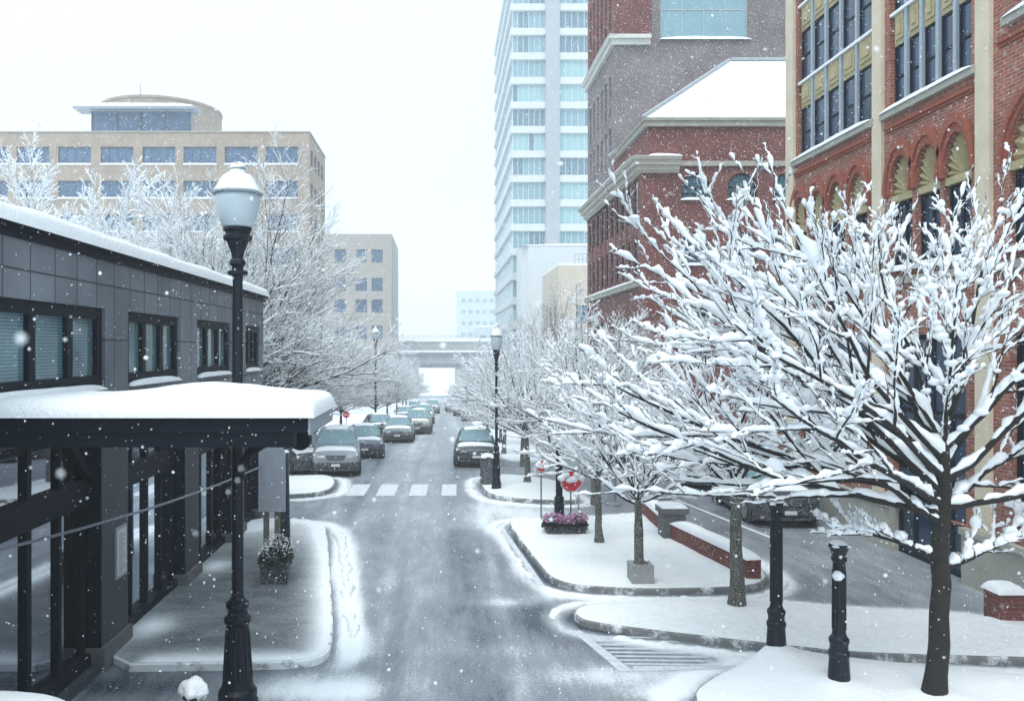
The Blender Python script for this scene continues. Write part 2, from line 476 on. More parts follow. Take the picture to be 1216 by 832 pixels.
def road_sheet():
    ys = np.concatenate([np.arange(2.5, 40, 0.11), np.arange(40, 90, 0.5), np.arange(90, 690, 5)])
    xs = np.concatenate([np.arange(-15, -6, 0.25), np.arange(-6, 11.0, 0.11)])
    X, Y = np.meshgrid(xs, ys, indexing='ij')
    Z = np.interp(Y, TY, TZ) + 0.004
    px = 525 + 1000 * X / Y
    py = 413 + 1000 * (CAM_H - Z) / Y
    s = np.full(X.shape, 0.35)
    B = [(650,672,42,34,-.20),(615,652,50,17,-.10),(560,660,40,30,-.03),(690,690,50,10,-.10),(660,735,75,20,-.22),(715,755,45,26,-.16),(560,722,50,8,-.04),
         (470,612,150,12,.02),(405,670,20,48,.42),(412,755,12,36,.38),(395,818,60,14,.45),(320,818,70,14,.30),(445,725,14,22,-.10),(430,790,16,14,-.12),
         (735,802,90,13,.30),(600,772,80,9,.10),(790,822,60,9,.30),(600,715,45,5,.22),(655,708,26,9,.28),(720,706,60,5,.15),(600,605,50,12,.30),(570,622,40,9,.18),(640,612,30,6,.2),
         (850,620,90,30,-.08),(800,713,110,5,-.06),(1120,772,160,12,-.20),(170,812,150,16,-.30),(500,700,20,60,.05),(455,640,30,30,-.05),(545,750,20,50,.03),(700,590,30,15,-.05),
         (470,790,40,25,.05),(700,770,60,14,.0),(610,690,10,26,.12),(585,670,7,22,.10)]
    for bx, by, rx, ry, a in B:
        s += a * np.exp(-((px - bx) / rx) ** 2 - ((py - by) / ry) ** 2)
    # tyre-track streaks running with the street
    rng = np.random.RandomState(4)
    for k in range(16):
        x0 = rng.uniform(-4, 2.2); a = rng.uniform(-.13, .09); w = rng.uniform(.09, .30)
        xc = x0 + 0.25 * np.sin(Y * rng.uniform(.05, .15) + k)
        s += a * np.exp(-((X - xc) / w) ** 2)
    for ip, p in enumerate(islands):
        near = (np.abs(X - np.mean([q[0] for q in p])) < 14)
        d = d_poly(X, Y, p)
        d[in_poly(X, Y, p)] = 0
        w8 = np.clip((Y - 12.4) / .8, .12, 1) if ip == 4 else 1.0
        s += w8 * (0.46 * np.exp(-((d - 0.36) / 0.20) ** 2) - 0.12 * np.exp(-(d / 0.12) ** 2))
    # beyond the crossing: verges under the trees are white
    far = np.clip((Y - 36) / 3, 0, 1)
    out = np.clip((np.abs(X + 1.35) - 4.0) / 0.5, 0, 1)
    out = np.where(X > 4.6, np.clip((5.2 - X) / 0.5, 0, 1) + np.clip((X - 9.0) / .3, 0, 1), out)
    s += 0.8 * far * out
    s += 0.05 * far
    s += 0.35 * np.clip((Y - 130) / 80, 0, 1)
    v = np.stack([X, Y, Z], -1).reshape(-1, 3)
    idx = np.arange(X.size).reshape(X.shape)
    q = np.stack([idx[:-1, :-1], idx[1:, :-1], idx[1:, 1:], idx[:-1, 1:]], -1).reshape(-1, 4)
    m = bpy.data.materials.new('asphalt_snow')
    t, N, L, b = nodes_of(m)
    at = N.new('ShaderNodeAttribute'); at.attribute_name = 'snow_cover'
    co = N.new('ShaderNodeTexCoord')
    def noise(scale, detail, sx=1.0, sy=1.0, rough=0.6):
        mp = N.new('ShaderNodeMapping'); mp.inputs['Scale'].default_value = (sx, sy, 1)
        L.new(co.outputs['Object'], mp.inputs[0])
        n = N.new('ShaderNodeTexNoise'); n.inputs['Scale'].default_value = scale; n.inputs['Detail'].default_value = detail; n.inputs['Roughness'].default_value = rough
        L.new(mp.outputs[0], n.inputs['Vector'])
        return n.outputs[0]
    def madd(a, k, c):
        n = N.new('ShaderNodeMath'); n.operation = 'MULTIPLY_ADD'; L.new(a, n.inputs[0]); n.inputs[1].default_value = k
        if isinstance(c, float): n.inputs[2].default_value = c
        else: L.new(c, n.inputs[2])
        return n.outputs[0]
    f = madd(noise(22, 6, 1, 1, .8), 0.72, -0.36)
    f2 = madd(noise(1.6, 9, 1.0, 0.35, .7), 0.5, -0.25)
    f3 = madd(noise(7, 6, 1.0, 0.12, .7), 0.30, -0.15)
    ad = N.new('ShaderNodeMath'); ad.operation = 'ADD'; L.new(f, ad.inputs[0]); L.new(f2, ad.inputs[1])
    ad2 = N.new('ShaderNodeMath'); ad2.operation = 'ADD'; L.new(ad.outputs[0], ad2.inputs[0]); L.new(f3, ad2.inputs[1])
    ad3 = N.new('ShaderNodeMath'); ad3.operation = 'ADD'; ad3.use_clamp = True; L.new(ad2.outputs[0], ad3.inputs[0]); L.new(at.outputs['Fac'], ad3.inputs[1])
    gr_ = madd(noise(95, 3, 1, 1, .9), 0.34, -0.17)
    ad4 = N.new('ShaderNodeMath'); ad4.operation = 'ADD'; L.new(ad3.outputs[0], ad4.inputs[0]); L.new(gr_, ad4.inputs[1])
    cr_ = N.new('ShaderNodeValToRGB'); e_ = cr_.color_ramp.elements
    e_[0].position = .10; e_[0].color = (0, 0, 0, 1); e_[1].position = .80; e_[1].color = (1, 1, 1, 1)
    e2 = cr_.color_ramp.elements.new(.42); e2.color = (.34, .34, .34, 1)
    e3 = cr_.color_ramp.elements.new(.56); e3.color = (.72, .72, .72, 1)
    L.new(ad4.outputs[0], cr_.inputs[0]); ad3 = cr_
    mx = N.new('ShaderNodeMix'); mx.data_type = 'RGBA'
    mx.inputs[6].default_value = (0.040, 0.057, 0.085, 1); mx.inputs[7].default_value = (0.82, 0.86, 0.90, 1)
    L.new(ad3.outputs[0], mx.inputs[0]); L.new(mx.outputs[2], b.inputs['Base Color'])
    rr = N.new('ShaderNodeMapRange'); rr.inputs[3].default_value = 0.26; rr.inputs[4].default_value = 0.8
    L.new(ad3.outputs[0], rr.inputs[0]); L.new(rr.outputs[0], b.inputs['Roughness'])
    b.inputs['Specular IOR Level'].default_value = 0.35
    bp = N.new('ShaderNodeBump'); bp.inputs['Strength'].default_value = 0.5; bp.inputs['Distance'].default_value = 0.02
    L.new(ad3.outputs[0], bp.inputs['Height']); L.new(bp.outputs[0], b.inputs['Normal'])
    o = mesh_np('road', v, q, m)
    a = o.data.attributes.new('snow_cover', 'FLOAT', 'POINT')
    a.data.foreach_set('value', np.clip(s, 0.02, 1.1).astype(np.float32).ravel())
    tag(o, 'grey wet street dusted with snow running away under the overpass', 'road', kind='structure')
road_sheet()

def ground_sheet():
    xs = np.linspace(-300, 300, 91); ys = np.concatenate([np.linspace(-25, 60, 40), np.linspace(62, 690, 90)])
    X, Y = np.meshgrid(xs, ys, indexing='ij')
    Z = np.interp(Y, TY, TZ) - 0.05
    v = np.stack([X, Y, Z], -1).reshape(-1, 3)
    idx = np.arange(X.size).reshape(X.shape)
    q = np.stack([idx[:-1, :-1], idx[1:, :-1], idx[1:, 1:], idx[:-1, 1:]], -1).reshape(-1, 4)
    tag(mesh_np('ground', v, q, M['snow']), 'snow covered ground spreading out under the whole district', 'ground', kind='structure')
ground_sheet()

def island(name, poly, label, cat, top_mat, h=0.125, mound=0.06, cover=None, seed=0, kerb='kerb'):
    bm = bmesh.new()
    n = len(poly)
    if sum(poly[i][0]*poly[(i+1)%n][1]-poly[(i+1)%n][0]*poly[i][1] for i in range(n)) < 0: poly = poly[::-1]
    z0 = min(gz(y) for _, y in poly) - 0.03
    rings = []
    def inset(d):
        out = []
        for i in range(n):
            a, p, b = Vector(poly[i-1]), Vector(poly[i]), Vector(poly[(i+1) % n])
            e1 = (p - a); e2 = (b - p)
            nn = Vector((-(e1.y), e1.x)).normalized() + Vector((-(e2.y), e2.x)).normalized()
            nn = nn.normalized() if nn.length > 1e-6 else Vector((-(e1.y), e1.x)).normalized()
            out.append(p + nn * d)
        return out
    for d, z in ((0, None), (0, h - .02), (0.02, h), (0.15, h)):
        rings.append([bm.verts.new((p.x, p.y, (gz(p.y) - 0.05) if z is None else gz(p.y) + z)) for p in inset(d)])
    for a, b in zip(rings[:-1], rings[1:]):
        for k in range(n):
            f = bm.faces.new((a[k], a[(k+1) % n], b[(k+1) % n], b[k]))
    root = part(name, bm, M[kerb])
    tag(root, label, cat, kind='structure')
    # top sheet: grid clipped to the inner outline
    inner = [(p.x, p.y) for p in inset(0.035)]
    xs0, xs1 = min(p[0] for p in inner), max(p[0] for p in inner)
    ys0, ys1 = min(p[1] for p in inner), max(p[1] for p in inner)
    st = 0.12 if (xs1 - xs0) * (ys1 - ys0) < 120 else 0.2
    bm = bmesh.new()
    vs = [bm.verts.new((x, y, 0)) for x, y in inner]
    f = bm.faces.new(vs)
    bmesh.ops.triangulate(bm, faces=[f])
    for axis, a0, a1 in ((0, xs0, xs1), (1, ys0, ys1)):
        k = a0 + st
        while k < a1:
            g = bm.verts[:] + bm.edges[:] + bm.faces[:]
            bmesh.ops.bisect_plane(bm, geom=g, plane_co=(k, 0, 0) if axis == 0 else (0, k, 0), plane_no=(1, 0, 0) if axis == 0 else (0, 1, 0))
            k += st
    P = np.array([v.co[:] for v in bm.verts])
    D = d_poly(P[:, 0], P[:, 1], poly)
    vals = []
    for v, d in zip(bm.verts, D):
        e = min(1, max(0, (d - 0.04)) / 0.5)
        nz = mnoise.noise((v.co.x * .9 + seed, v.co.y * .9, 0)) * .5 + mnoise.noise((v.co.x * 3 + seed, v.co.y * 3, 5)) * .25
        v.co.z = gz(v.co.y) + h + 0.004 + mound * (e ** .6) * (0.75 + 0.5 * nz)
        if cover: v.co.z += cover(v.co.x, v.co.y)
    o = part(name.replace('traffic_island', 'island_snow').replace('sidewalk', 'sidewalk_surface'), bm, top_mat, root, smooth=True)
    return root

island('traffic_island', islands[0], 'small snow covered kerb island beyond the crossing with a bin on it', 'traffic island', M['snow_ground'], seed=1)
island('traffic_island', islands[1], 'wide snowy kerb island bordered by the low brick wall', 'traffic island', M['snow_ground'], seed=2)
island('traffic_island', islands[2], 'long narrow snowy kerb island between the brick wall and the lamp posts', 'traffic island', M['snow_ground'], seed=3)
def mounds(x, y):
    return 0.15 * math.exp(-((x - 5.0)**2 + (y - 12.6)**2) / .10) + 0.10 * math.exp(-((x - 5.0)**2 + (y - 12.6)**2) / .5) + 0.13 * math.exp(-((x - 5.43)**2 + (y - 11.5)**2) / .10) + 0.14 * math.exp(-((x - 6.5)**2 + (y - 10.9)**2) / .3)
island('traffic_island', islands[3], 'nearest snowy kerb island under the big foreground tree', 'traffic island', M['snow'], mound=0.09, cover=mounds, seed=4)
island('traffic_island', islands[5], 'snowy kerb corner in front of the silver car', 'traffic island', M['snow_ground'], seed=6)

# sidewalk beside the grey building: swept paving with snow left along kerb and walls
def sidewalk_mat():
    m = bpy.data.materials.new('sidewalk_swept')
    t, N, L, b = nodes_of(m)
    co = N.new('ShaderNodeTexCoord')
    at = N.new('ShaderNodeAttribute'); at.attribute_name = 'snow_cover'
    n = N.new('ShaderNodeTexNoise'); n.inputs['Scale'].default_value = 16; n.inputs['Detail'].default_value = 7; n.inputs['Roughness'].default_value = .75
    L.new(co.outputs['Object'], n.inputs['Vector'])
    mp = N.new('ShaderNodeMapping'); mp.inputs['Scale'].default_value = (.7, 1.4, 1); mp.inputs['Rotation'].default_value = (0, 0, .25); L.new(co.outputs['Object'], mp.inputs[0])
    n2 = N.new('ShaderNodeTexNoise'); n2.inputs['Scale'].default_value = 2.2; n2.inputs['Detail'].default_value = 5; L.new(mp.outputs[0], n2.inputs['Vector'])
    a = N.new('ShaderNodeMath'); a.operation = 'MULTIPLY_ADD'; L.new(n.outputs[0], a.inputs[0]); a.inputs[1].default_value = .6; a.inputs[2].default_value = -.3
    c = N.new('ShaderNodeMath'); c.operation = 'MULTIPLY_ADD'; L.new(n2.outputs[0], c.inputs[0]); c.inputs[1].default_value = .3; c.inputs[2].default_value = -.15
    s1 = N.new('ShaderNodeMath'); L.new(a.outputs[0], s1.inputs[0]); L.new(c.outputs[0], s1.inputs[1])
    s2 = N.new('ShaderNodeMath'); s2.use_clamp = True; L.new(s1.outputs[0], s2.inputs[0]); L.new(at.outputs['Fac'], s2.inputs[1])
    mx = N.new('ShaderNodeMix'); mx.data_type = 'RGBA'
    mx.inputs[6].default_value = (0.085, 0.10, 0.115, 1); mx.inputs[7].default_value = (0.84, 0.87, 0.9, 1)
    L.new(s2.outputs[0], mx.inputs[0]); L.new(mx.outputs[2], b.inputs['Base Color'])
    rr = N.new('ShaderNodeMapRange'); rr.inputs[3].default_value = .35; rr.inputs[4].default_value = .8
    L.new(s2.outputs[0], rr.inputs[0]); L.new(rr.outputs[0], b.inputs['Roughness'])
    bp = N.new('ShaderNodeBump'); bp.inputs['Strength'].default_value = .5; bp.inputs['Distance'].default_value = .02
    L.new(s2.outputs[0], bp.inputs['Height']); L.new(bp.outputs[0], b.inputs['Normal'])
    return m
sw = island('sidewalk', islands[4], 'swept sidewalk with snow left along its kerb beside the grey building', 'sidewalk', sidewalk_mat(), mound=0.02, seed=5, kerb='kerb_caked')
top = sw.children[0]
P = np.empty(len(top.data.vertices) * 3); top.data.vertices.foreach_get('co', P); P = P.reshape(-1, 3)
D = d_poly(P[:, 0], P[:, 1], islands[4])
open_edge = np.clip((P[:, 0] + 4.7) / .3, 0, 1)
sv = 0.05 + 1.1 * np.exp(-(D / 0.36) ** 2) * np.maximum(open_edge, 0.25)
sv += 0.6 * np.clip((P[:, 1] - 18.5) / 3.5, 0, 1)
for y0 in (14.1, 18.0, 21.9):
    sv += 0.8 * np.exp(-((P[:, 0] + 4.85) / .35) ** 2 - ((P[:, 1] - y0) / .55) ** 2)
at = top.data.attributes.new('snow_cover', 'FLOAT', 'POINT'); at.data.foreach_set('value', sv.astype(np.float32))

def slush(poly, root, keep, seed, d0=.34, r0=.07):
    n = len(poly)
    if sum(poly[i][0]*poly[(i+1)%n][1]-poly[(i+1)%n][0]*poly[i][1] for i in range(n)) > 0: poly = poly[::-1]
    P = np.array(poly + [poly[0]], float)
    seg = np.hypot(*np.diff(P, axis=0).T); cum = np.concatenate([[0], np.cumsum(seg)])
    s = np.arange(0, cum[-1], .09)
    X = np.interp(s, cum, P[:, 0]); Y = np.interp(s, cum, P[:, 1])
    T = np.stack([np.gradient(X), np.gradient(Y)], 1); T /= np.linalg.norm(T, axis=1, keepdims=True) + 1e-9
    N_ = np.stack([-T[:, 1], T[:, 0]], 1)
    rng = np.random.RandomState(seed)
    polys = []
    cur = []
    for i in range(len(s)):
        q = mnoise.noise((X[i] * .8 + seed, Y[i] * .8, 0))
        ok = keep(X[i], Y[i]) and q > -.30
        if ok:
            d = d0 + .10 * mnoise.noise((X[i] * 1.5, Y[i] * 1.5, seed)) + rng.uniform(-.02, .02)
            r = r0 * (.55 + .9 * max(0, q + .3)) * rng.uniform(.6, 1.35)
            cur.append((X[i] + N_[i, 0] * d, Y[i] + N_[i, 1] * d, gz(Y[i]) + .006, r))
        if (not ok or i == len(s) - 1) and cur:
            if len(cur) > 4:
                c = np.array(cur); c[0, 3] *= .2; c[-1, 3] *= .2
                polys.append((c[:, :3], c[:, 3]))
            cur = []
    if not polys: return
    v, q = tubes(polys, 8)
    v[:, 0] += .012 * np.sin(v[:, 1] * 61) ; v[:, 1] += .012 * np.sin(v[:, 0] * 67)
    z0 = np.interp(v[:, 1], TY, TZ)
    v[:, 2] = z0 + (v[:, 2] - z0) * .6
    mesh_np('kerb_slush', v, q, M['snow_ground'], root)
for k_, root_ in zip((0, 1, 2, 4, 5), [o for o in COL.objects if o.name.split('.')[0] in ('traffic_island', 'sidewalk')][:3] + [sw] + [o for o in COL.objects if o.name == 'traffic_island.004']):
    slush(islands[k_], root_, (lambda x, y: y > 12.9 and x > -4.8) if k_ == 4 else (lambda x, y: x > -6 and x < 9), k_, r0=.12 if k_ in (2, 4) else .085)

# painted markings
def strip(bm, pts, z=0.008):
    bm.faces.new([bm.verts.new((x, y, gz(y) + z)) for x, y in pts])
bm = bmesh.new()
for x0, x1 in ((410, 432), (446, 468), (485, 506), (524, 542)):
    a, b_ = G(x0, 588.5), G(x1, 588.5)
    sh = 0.0
    ya, yb = G(500, 588.5)[1], G(500, 575)[1]
    kx0, kx1 = a[0], b_[0]
    strip(bm, [(kx0, ya), (kx1, ya), (kx1 + 0.04, yb), (kx0 + 0.04, yb)])
strip(bm, [G(352, 588), G(362, 588), G(400, 576), G(392, 576)])
for x0, x1 in () and ((437, 446), (457, 466), (478, 486), (500, 508), (520, 528)):
    strip(bm, [G(x0, 559), G(x1, 559), G(x1 + 1, 554), G(x0 + 1, 554)])
strip(bm, [G(594, 628), G(599, 628), G(648, 697), G(640, 697)])
strip(bm, [G(679, 749), G(690, 749), G(752, 797), G(736, 797)])
strip(bm, [G(752, 791), G(752, 797), G(878, 794), G(874, 790)])
for k in range(8):
    y = 755 + k * 4.6
    strip(bm, [G(698 + k * 6, y), G(698 + k * 6 + 3, y + 2), G(800 + k * 8, y + 3.2), G(796 + k * 8, y + 1.4)])
strip(bm, [G(800, 593), G(804, 593), G(921, 639), G(914, 639)])
tag(part('road_marking', bm, M['paint'], recalc=False), 'worn white crosswalk bars and lane paint on the street', 'road marking', kind='structure')
# ---------------------------------------------------------------- facades
class Fac:
    """u runs along the wall, v is height, d is outward"""
    def __init__(s, o, u, n): s.o, s.u, s.n = Vector(o), Vector(u), Vector(n)
    def P(s, u, v, d=0.0): return s.o + s.u * u + Vector((0, 0, v)) + s.n * d

def fbox(bm, F, u0, u1, v0, v1, d0, d1):
    vs = [bm.verts.new(F.P(*p)) for p in ((u0,v0,d0),(u1,v0,d0),(u1,v1,d0),(u0,v1,d0),(u0,v0,d1),(u1,v0,d1),(u1,v1,d1),(u0,v1,d1))]
    for f in ((0,3,2,1),(4,5,6,7),(0,1,5,4),(1,2,6,5),(2,3,7,6),(3,0,4,7)):
        bm.faces.new([vs[i] for i in f])

def fprism(bm, F, pts, d0, d1):
    a = [bm.verts.new(F.P(u, v, d0)) for u, v in pts]
    b = [bm.verts.new(F.P(u, v, d1)) for u, v in pts]
    n = len(pts)
    bm.faces.new(a[::-1]); bm.faces.new(b)
    for k in range(n): bm.faces.new((a[k], a[(k+1) % n], b[(k+1) % n], b[k]))

def arc(u0, u1, v, n=12, ky=1.0):
    r = (u1 - u0) / 2; c = (u0 + u1) / 2
    return [(c - r * math.cos(math.pi * k / n), v + ky * r * math.sin(math.pi * k / n)) for k in range(n + 1)]

def wall_holes(bm, F, U0, U1, V0, V1, holes, depth):
    """holes: (u0,v0,u1,v1) or (u0,v0,u1,vspring,ky): arched"""
    H = []
    for h in holes:
        if len(h) == 5: H.append((h[0], h[1], h[2], h[3] + h[4] * (h[2] - h[0]) / 2, h[3], h[4]))
        else: H.append((*h, None, None))
    us = sorted({round(x, 4) for x in [U0, U1] + [q for h in H for q in (h[0], h[2])] if U0 <= x <= U1})
    vs = sorted({round(x, 4) for x in [V0, V1] + [q for h in H for q in (h[1], h[3])] if V0 <= x <= V1})
    for i in range(len(us) - 1):
        uc = (us[i] + us[i+1]) / 2
        run = None
        for j in range(len(vs) - 1):
            vc = (vs[j] + vs[j+1]) / 2
            solid = not any(h[0] < uc < h[2] and h[1] < vc < h[3] for h in H)
            if solid: run = vs[j] if run is None else run
            if run is not None and (not solid or j == len(vs) - 2):
                top = vs[j+1] if solid else vs[j]
                bm.faces.new([bm.verts.new(F.P(u, v)) for u, v in ((us[i], run), (us[i+1], run), (us[i+1], top), (us[i], top))])
                run = None
    def q(a, b):
        bm.faces.new([bm.verts.new(p) for p in (F.P(*a), F.P(*b), F.P(*b, -depth), F.P(*a, -depth))])
    for u0, v0, u1, v1, sp, ky in H:
        vt = v1 if sp is None else sp
        q((u0, v0), (u1, v0)); q((u0, v0), (u0, vt)); q((u1, v0), (u1, vt))
        if sp is None: q((u0, v1), (u1, v1))
        else:
            A = arc(u0, u1, sp, 12, ky)
            for a, b in zip(A[:-1], A[1:]): q(a, b)
            half = len(A) // 2
            for a, b in zip(A[:half], A[1:half+1]): bm.faces.new([bm.verts.new(F.P(*p)) for p in (a, b, (b[0], v1), (a[0], v1))])
            for a, b in zip(A[half:-1], A[half+1:]): bm.faces.new([bm.verts.new(F.P(*p)) for p in (a, b, (b[0], v1), (a[0], v1))])

def window(parent, F, u0, v0, u1, v1, cols, rows, fm, gm, d=-0.15, fw=0.06, ft=0.06, sp=None, ky=1.0, sill=None, sillm=None, mids=None, glass2=None):
    """frame (part) with one glass sheet and an optional snowy sill as sub-parts"""
    bm = bmesh.new()
    top = v1 if sp is None else sp
    fbox(bm, F, u0, u0 + fw, v0, top, d - ft, d)
    fbox(bm, F, u1 - fw, u1, v0, top, d - ft, d)
    fbox(bm, F, u0 + fw, u1 - fw, v0, v0 + fw, d - ft, d)
    if sp is None: fbox(bm, F, u0 + fw, u1 - fw, v1 - fw, v1, d - ft, d)
    else:
        fbox(bm, F, u0 + fw, u1 - fw, sp - fw / 2, sp + fw / 2, d - ft, d)
        A = arc(u0, u1, sp, 12, ky); B = arc(u0 + fw, u1 - fw, sp, 12, ky)
        for k in range(12): fprism(bm, F, [A[k], A[k+1], B[k+1], B[k]], d - ft, d)
    for k in range(1, cols):
        u = u0 + (u1 - u0) * k / cols
        fbox(bm, F, u - fw / 2, u + fw / 2, v0 + fw, top - fw, d - ft, d - 0.004)
    for k in (mids if mids is not None else [k / rows for k in range(1, rows)]):
        v = v0 + (top - v0) * k
        fbox(bm, F, u0 + fw, u1 - fw, v - fw / 2, v + fw / 2, d - ft, d - 0.008)
    w = part('window', bm, fm, parent)
    bm = bmesh.new()
    if sp is None: pts = [(u0, v0), (u1, v0), (u1, v1), (u0, v1)]
    else: pts = [(u0, v0), (u1, v0)] + arc(u0, u1, sp, 12, ky)[::-1]
    bm.faces.new([bm.verts.new(F.P(u, v, d - ft * 0.6)) for u, v in pts])
    part('glass', bm, gm, w)
    if sill:
        bm = bmesh.new()
        fbox(bm, F, u0 - .04, u1 + .04, v0 - sill, v0 - 0.002, d, 0.09)
        part('sill', bm, sillm or M['snow'], w)
    return w

def snow_on(name, parent, x0, x1, y0, y1, z, h, n=(30, 10), seed=0, rough=.18, p=4):
    v, q = snow_lump(x0, x1, y0, y1, z, h, n, seed, rough, p)
    return mesh_np(name, v, q, M['snow'], parent)

# ---------------------------------------------------------------- low grey building on the left with its canopy
def grey_building():
    b = thing('grey_building', 'low grey panelled building with black window frames and a snow loaded canopy', 'building')
    XW = -5.05
    F = Fac((XW, 0, 0), (0, 1, 0), (1, 0, 0))       # u = world y
    Y0, Y1 = 4.0, 23.8
    bays = [(4.6, 8.4), (9.0, 12.5), (13.54, 16.56), (17.5, 20.2), (21.5, 23.3)]
    ups = [(4.6, 8.0), (8.35, 12.62), (13.54, 16.2), (17.35, 20.1), (21.65, 23.3)]
    bm = bmesh.new()
    wall_holes(bm, F, Y0, Y1, 3.78, 6.2, [(a, 4.22, c, 5.39) for a, c in ups], .16)
    box(bm, -16, XW - .001, Y1 - .25, Y1, -.05, 6.19)
    box(bm, -16, XW - .001, Y0, Y0 + .25, -.05, 6.19)
    part('wall', bm, M['panel_grey'], b, recalc=False)
    bm = bmesh.new()
    wall_holes(bm, F, Y0, Y1, -.05, 3.78, [(a, .12, c, 3.62) for a, c in bays], .42)
    part('storefront_wall', bm, M['panel_dark'], b, recalc=False)
    bm = bmesh.new()
    box(bm, -16, XW + .10, Y0 - .1, Y1 + .1, 6.201, 6.27)
    box(bm, -16, XW + .04, Y0 - .05, Y1 + .05, 6.10, 6.20)
    r = part('roof', bm, M['blackframe'], b)
    snow_on('roof_snow', r, -16.0, XW + .16, Y0 - .1, Y1 + .14, 6.27, .23, (40, 70), 2, .1, (120, 90))
    for k, (a, c) in enumerate(ups):
        n = 4 if c - a > 3.8 else 3
        w = window(b, F, a, 4.22, c, 5.39, n, 1, M['blackframe'], M['glass_teal'], d=-.05, fw=.17, ft=.12)
        v, q = snow_lump(XW - .05, XW + .07, a + .05, c - .05, 4.215, .07, (6, 24), k)
        mesh_np('sill', v, q, M['snow'], w)
    for k, (a, c) in enumerate(bays):
        f = bmesh.new()
        d = -.24
        ks = [a + (c - a) * i / (4 if c - a > 3 else 3) for i in range(0, (5 if c - a > 3 else 4))]
        for i, u in enumerate(ks):
            wdt = .12 if i % 2 == 0 else .08
            uu = min(max(u, a + wdt / 2), c - wdt / 2)
            fbox(f, F, uu - wdt / 2, uu + wdt / 2, .121, 3.619, d - .1, d + .02)
        fbox(f, F, a + .01, c - .01, 2.48, 2.86, d - .08, d + .05)
        fbox(f, F, a + .01, c - .01, .121, .28, d - .09, d + .1)
        fbox(f, F, a + .01, c - .01, 3.46, 3.618, d - .08, d)
        w = part('storefront_window', f, M['blackframe'], b)
        g = bmesh.new()
        g.faces.new([g.verts.new(F.P(u, v, d - .04)) for u, v in ((a, .12), (c, .12), (c, 3.62), (a, 3.62))])
        part('glass', g, M['glass_shop'], w)
    # thin black sheets on both jambs of each bay, stone plinths, braces
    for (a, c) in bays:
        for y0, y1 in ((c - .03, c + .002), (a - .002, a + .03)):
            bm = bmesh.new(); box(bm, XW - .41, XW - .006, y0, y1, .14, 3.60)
            part('jamb_sheet', bm, M['blackframe'], b)
    piers = [(8.4, 9.0), (12.5, 13.54), (16.56, 17.5), (20.2, 21.5), (23.3, 23.8)]
    for a, c in piers:
        p = bmesh.new()
        box(p, XW - .40, XW + .06, a - .05, c + .05, .02, .36)
        part('plinth', p, M['dark_stone'], b)
    for a, c in piers[:3]:
        for q0, q1 in ((a - .02, a - .75), (c + .02, c + .75)):
            p = bmesh.new(); bar(p, (XW - .2, q0, 2.9), (XW - .2, q1, 3.55), .08, .12)
            part('brace', p, M['blackframe'], b)
    # room behind the glass
    bm = bmesh.new()
    box(bm, -10, XW - .5, Y0 + .3, Y1 - .3, .05, .11)
    box(bm, -10.2, -10, Y0 + .3, Y1 - .3, .05, 6.1)
    box(bm, -10, XW - .3, Y0 + .3, Y1 - .3, 3.7, 3.78)
    part('interior', bm, M['panel_dark'], b)
    # notice in its frame
    nf = bmesh.new(); fbox(nf, F, 12.98, 13.42, 1.22, 2.02, .002, .03)
    nt_ = part('notice', nf, M['signgrey'], b)
    pf = bmesh.new(); fbox(pf, F, 13.02, 13.38, 1.27, 1.97, .03, .034)
    pp = part('paper', pf, M['paper'], nt_)
    lf = bmesh.new(); rl = random.Random(2)
    for k in range(17):
        fbox(lf, F, 13.06 + rl.uniform(0, .02), 13.34 - rl.uniform(0, .13), 1.90 - k * .037, 1.912 - k * .037, .0345, .036)
    part('print', lf, M['ink'], pp)
    # canopy
    cx0, cx1, cy0, cy1 = XW + .02, -1.48, 9.3, 11.2
    bm = bmesh.new()
    box(bm, cx0, cx1, cy0, cy0 + .12, 3.86, 4.08)                # fascia
    box(bm, cx1 - .12, cx1, cy0 + .121, cy1, 3.86, 4.08)
    box(bm, cx0, cx1 - .121, cy0 + .121, cy1, 3.98, 4.07)
    box(bm, cx0, cx1 - .16, cy0 + .02, cy0 + .20, 3.70, 3.859)   # lower beam
    box(bm, cx0, cx1 - .16, cy1 - .26, cy1 - .04, 3.70, 3.859)
    for x in (-4.9, -4.0, -3.0, -2.0): box(bm, x - .05, x + .05, cy0 + .21, cy1 - .27, 3.74, 3.858)
    cn = part('canopy', bm, M['blackframe'], b)
    bm = bmesh.new()
    box(bm, cx1 + .001, cx1 + .025, cy0 + .0, cy1, 3.84, 4.09)
    part('end_board', bm, M['signgrey'], cn)
    v, q = snow_lump(XW - .02, cx1 + .07, cy0 - .05, cy1 + .03, lambda x, y: 4.06, .185, (90, 30), 7, .09, (34, 9))
    bmp = np.exp(-((v[:, 0] + 2.85) / .75) ** 2 - ((v[:, 1] - 10.8) / .35) ** 2)
    v[:, 2] += .12 * bmp * (v[:, 2] > 4.15) * 1.1
    mesh_np('canopy_snow', v, q, M['snow'], cn)
    # scrolled bracket
    pts = []
    for k in range(15):
        a = math.pi / 2 * k / 14
        pts.append((-1.86 - .82 * math.sin(a) , 3.68 - .62 * (1 - math.cos(a))))
    vv, qq = tubes([(np.array([(x, 11.14, z) for x, z in pts]), np.linspace(.09, .055, 15))], 8)
    bt = mesh_np('bracket', vv, qq, M['blackframe'], cn)
    bm = bmesh.new(); lathe(bm, [(.13, -.09), (.13, .09)], 0, 0, 18)
    bmesh.ops.rotate(bm, verts=bm.verts, cent=(0, 0, 0), matrix=__import__('mathutils').Matrix.Rotation(math.radians(90), 3, 'X'))
    bmesh.ops.translate(bm, verts=bm.verts, vec=(-1.84, 11.0, 3.60))
    part('scroll', bm, M['blackframe'], bt)
    return b

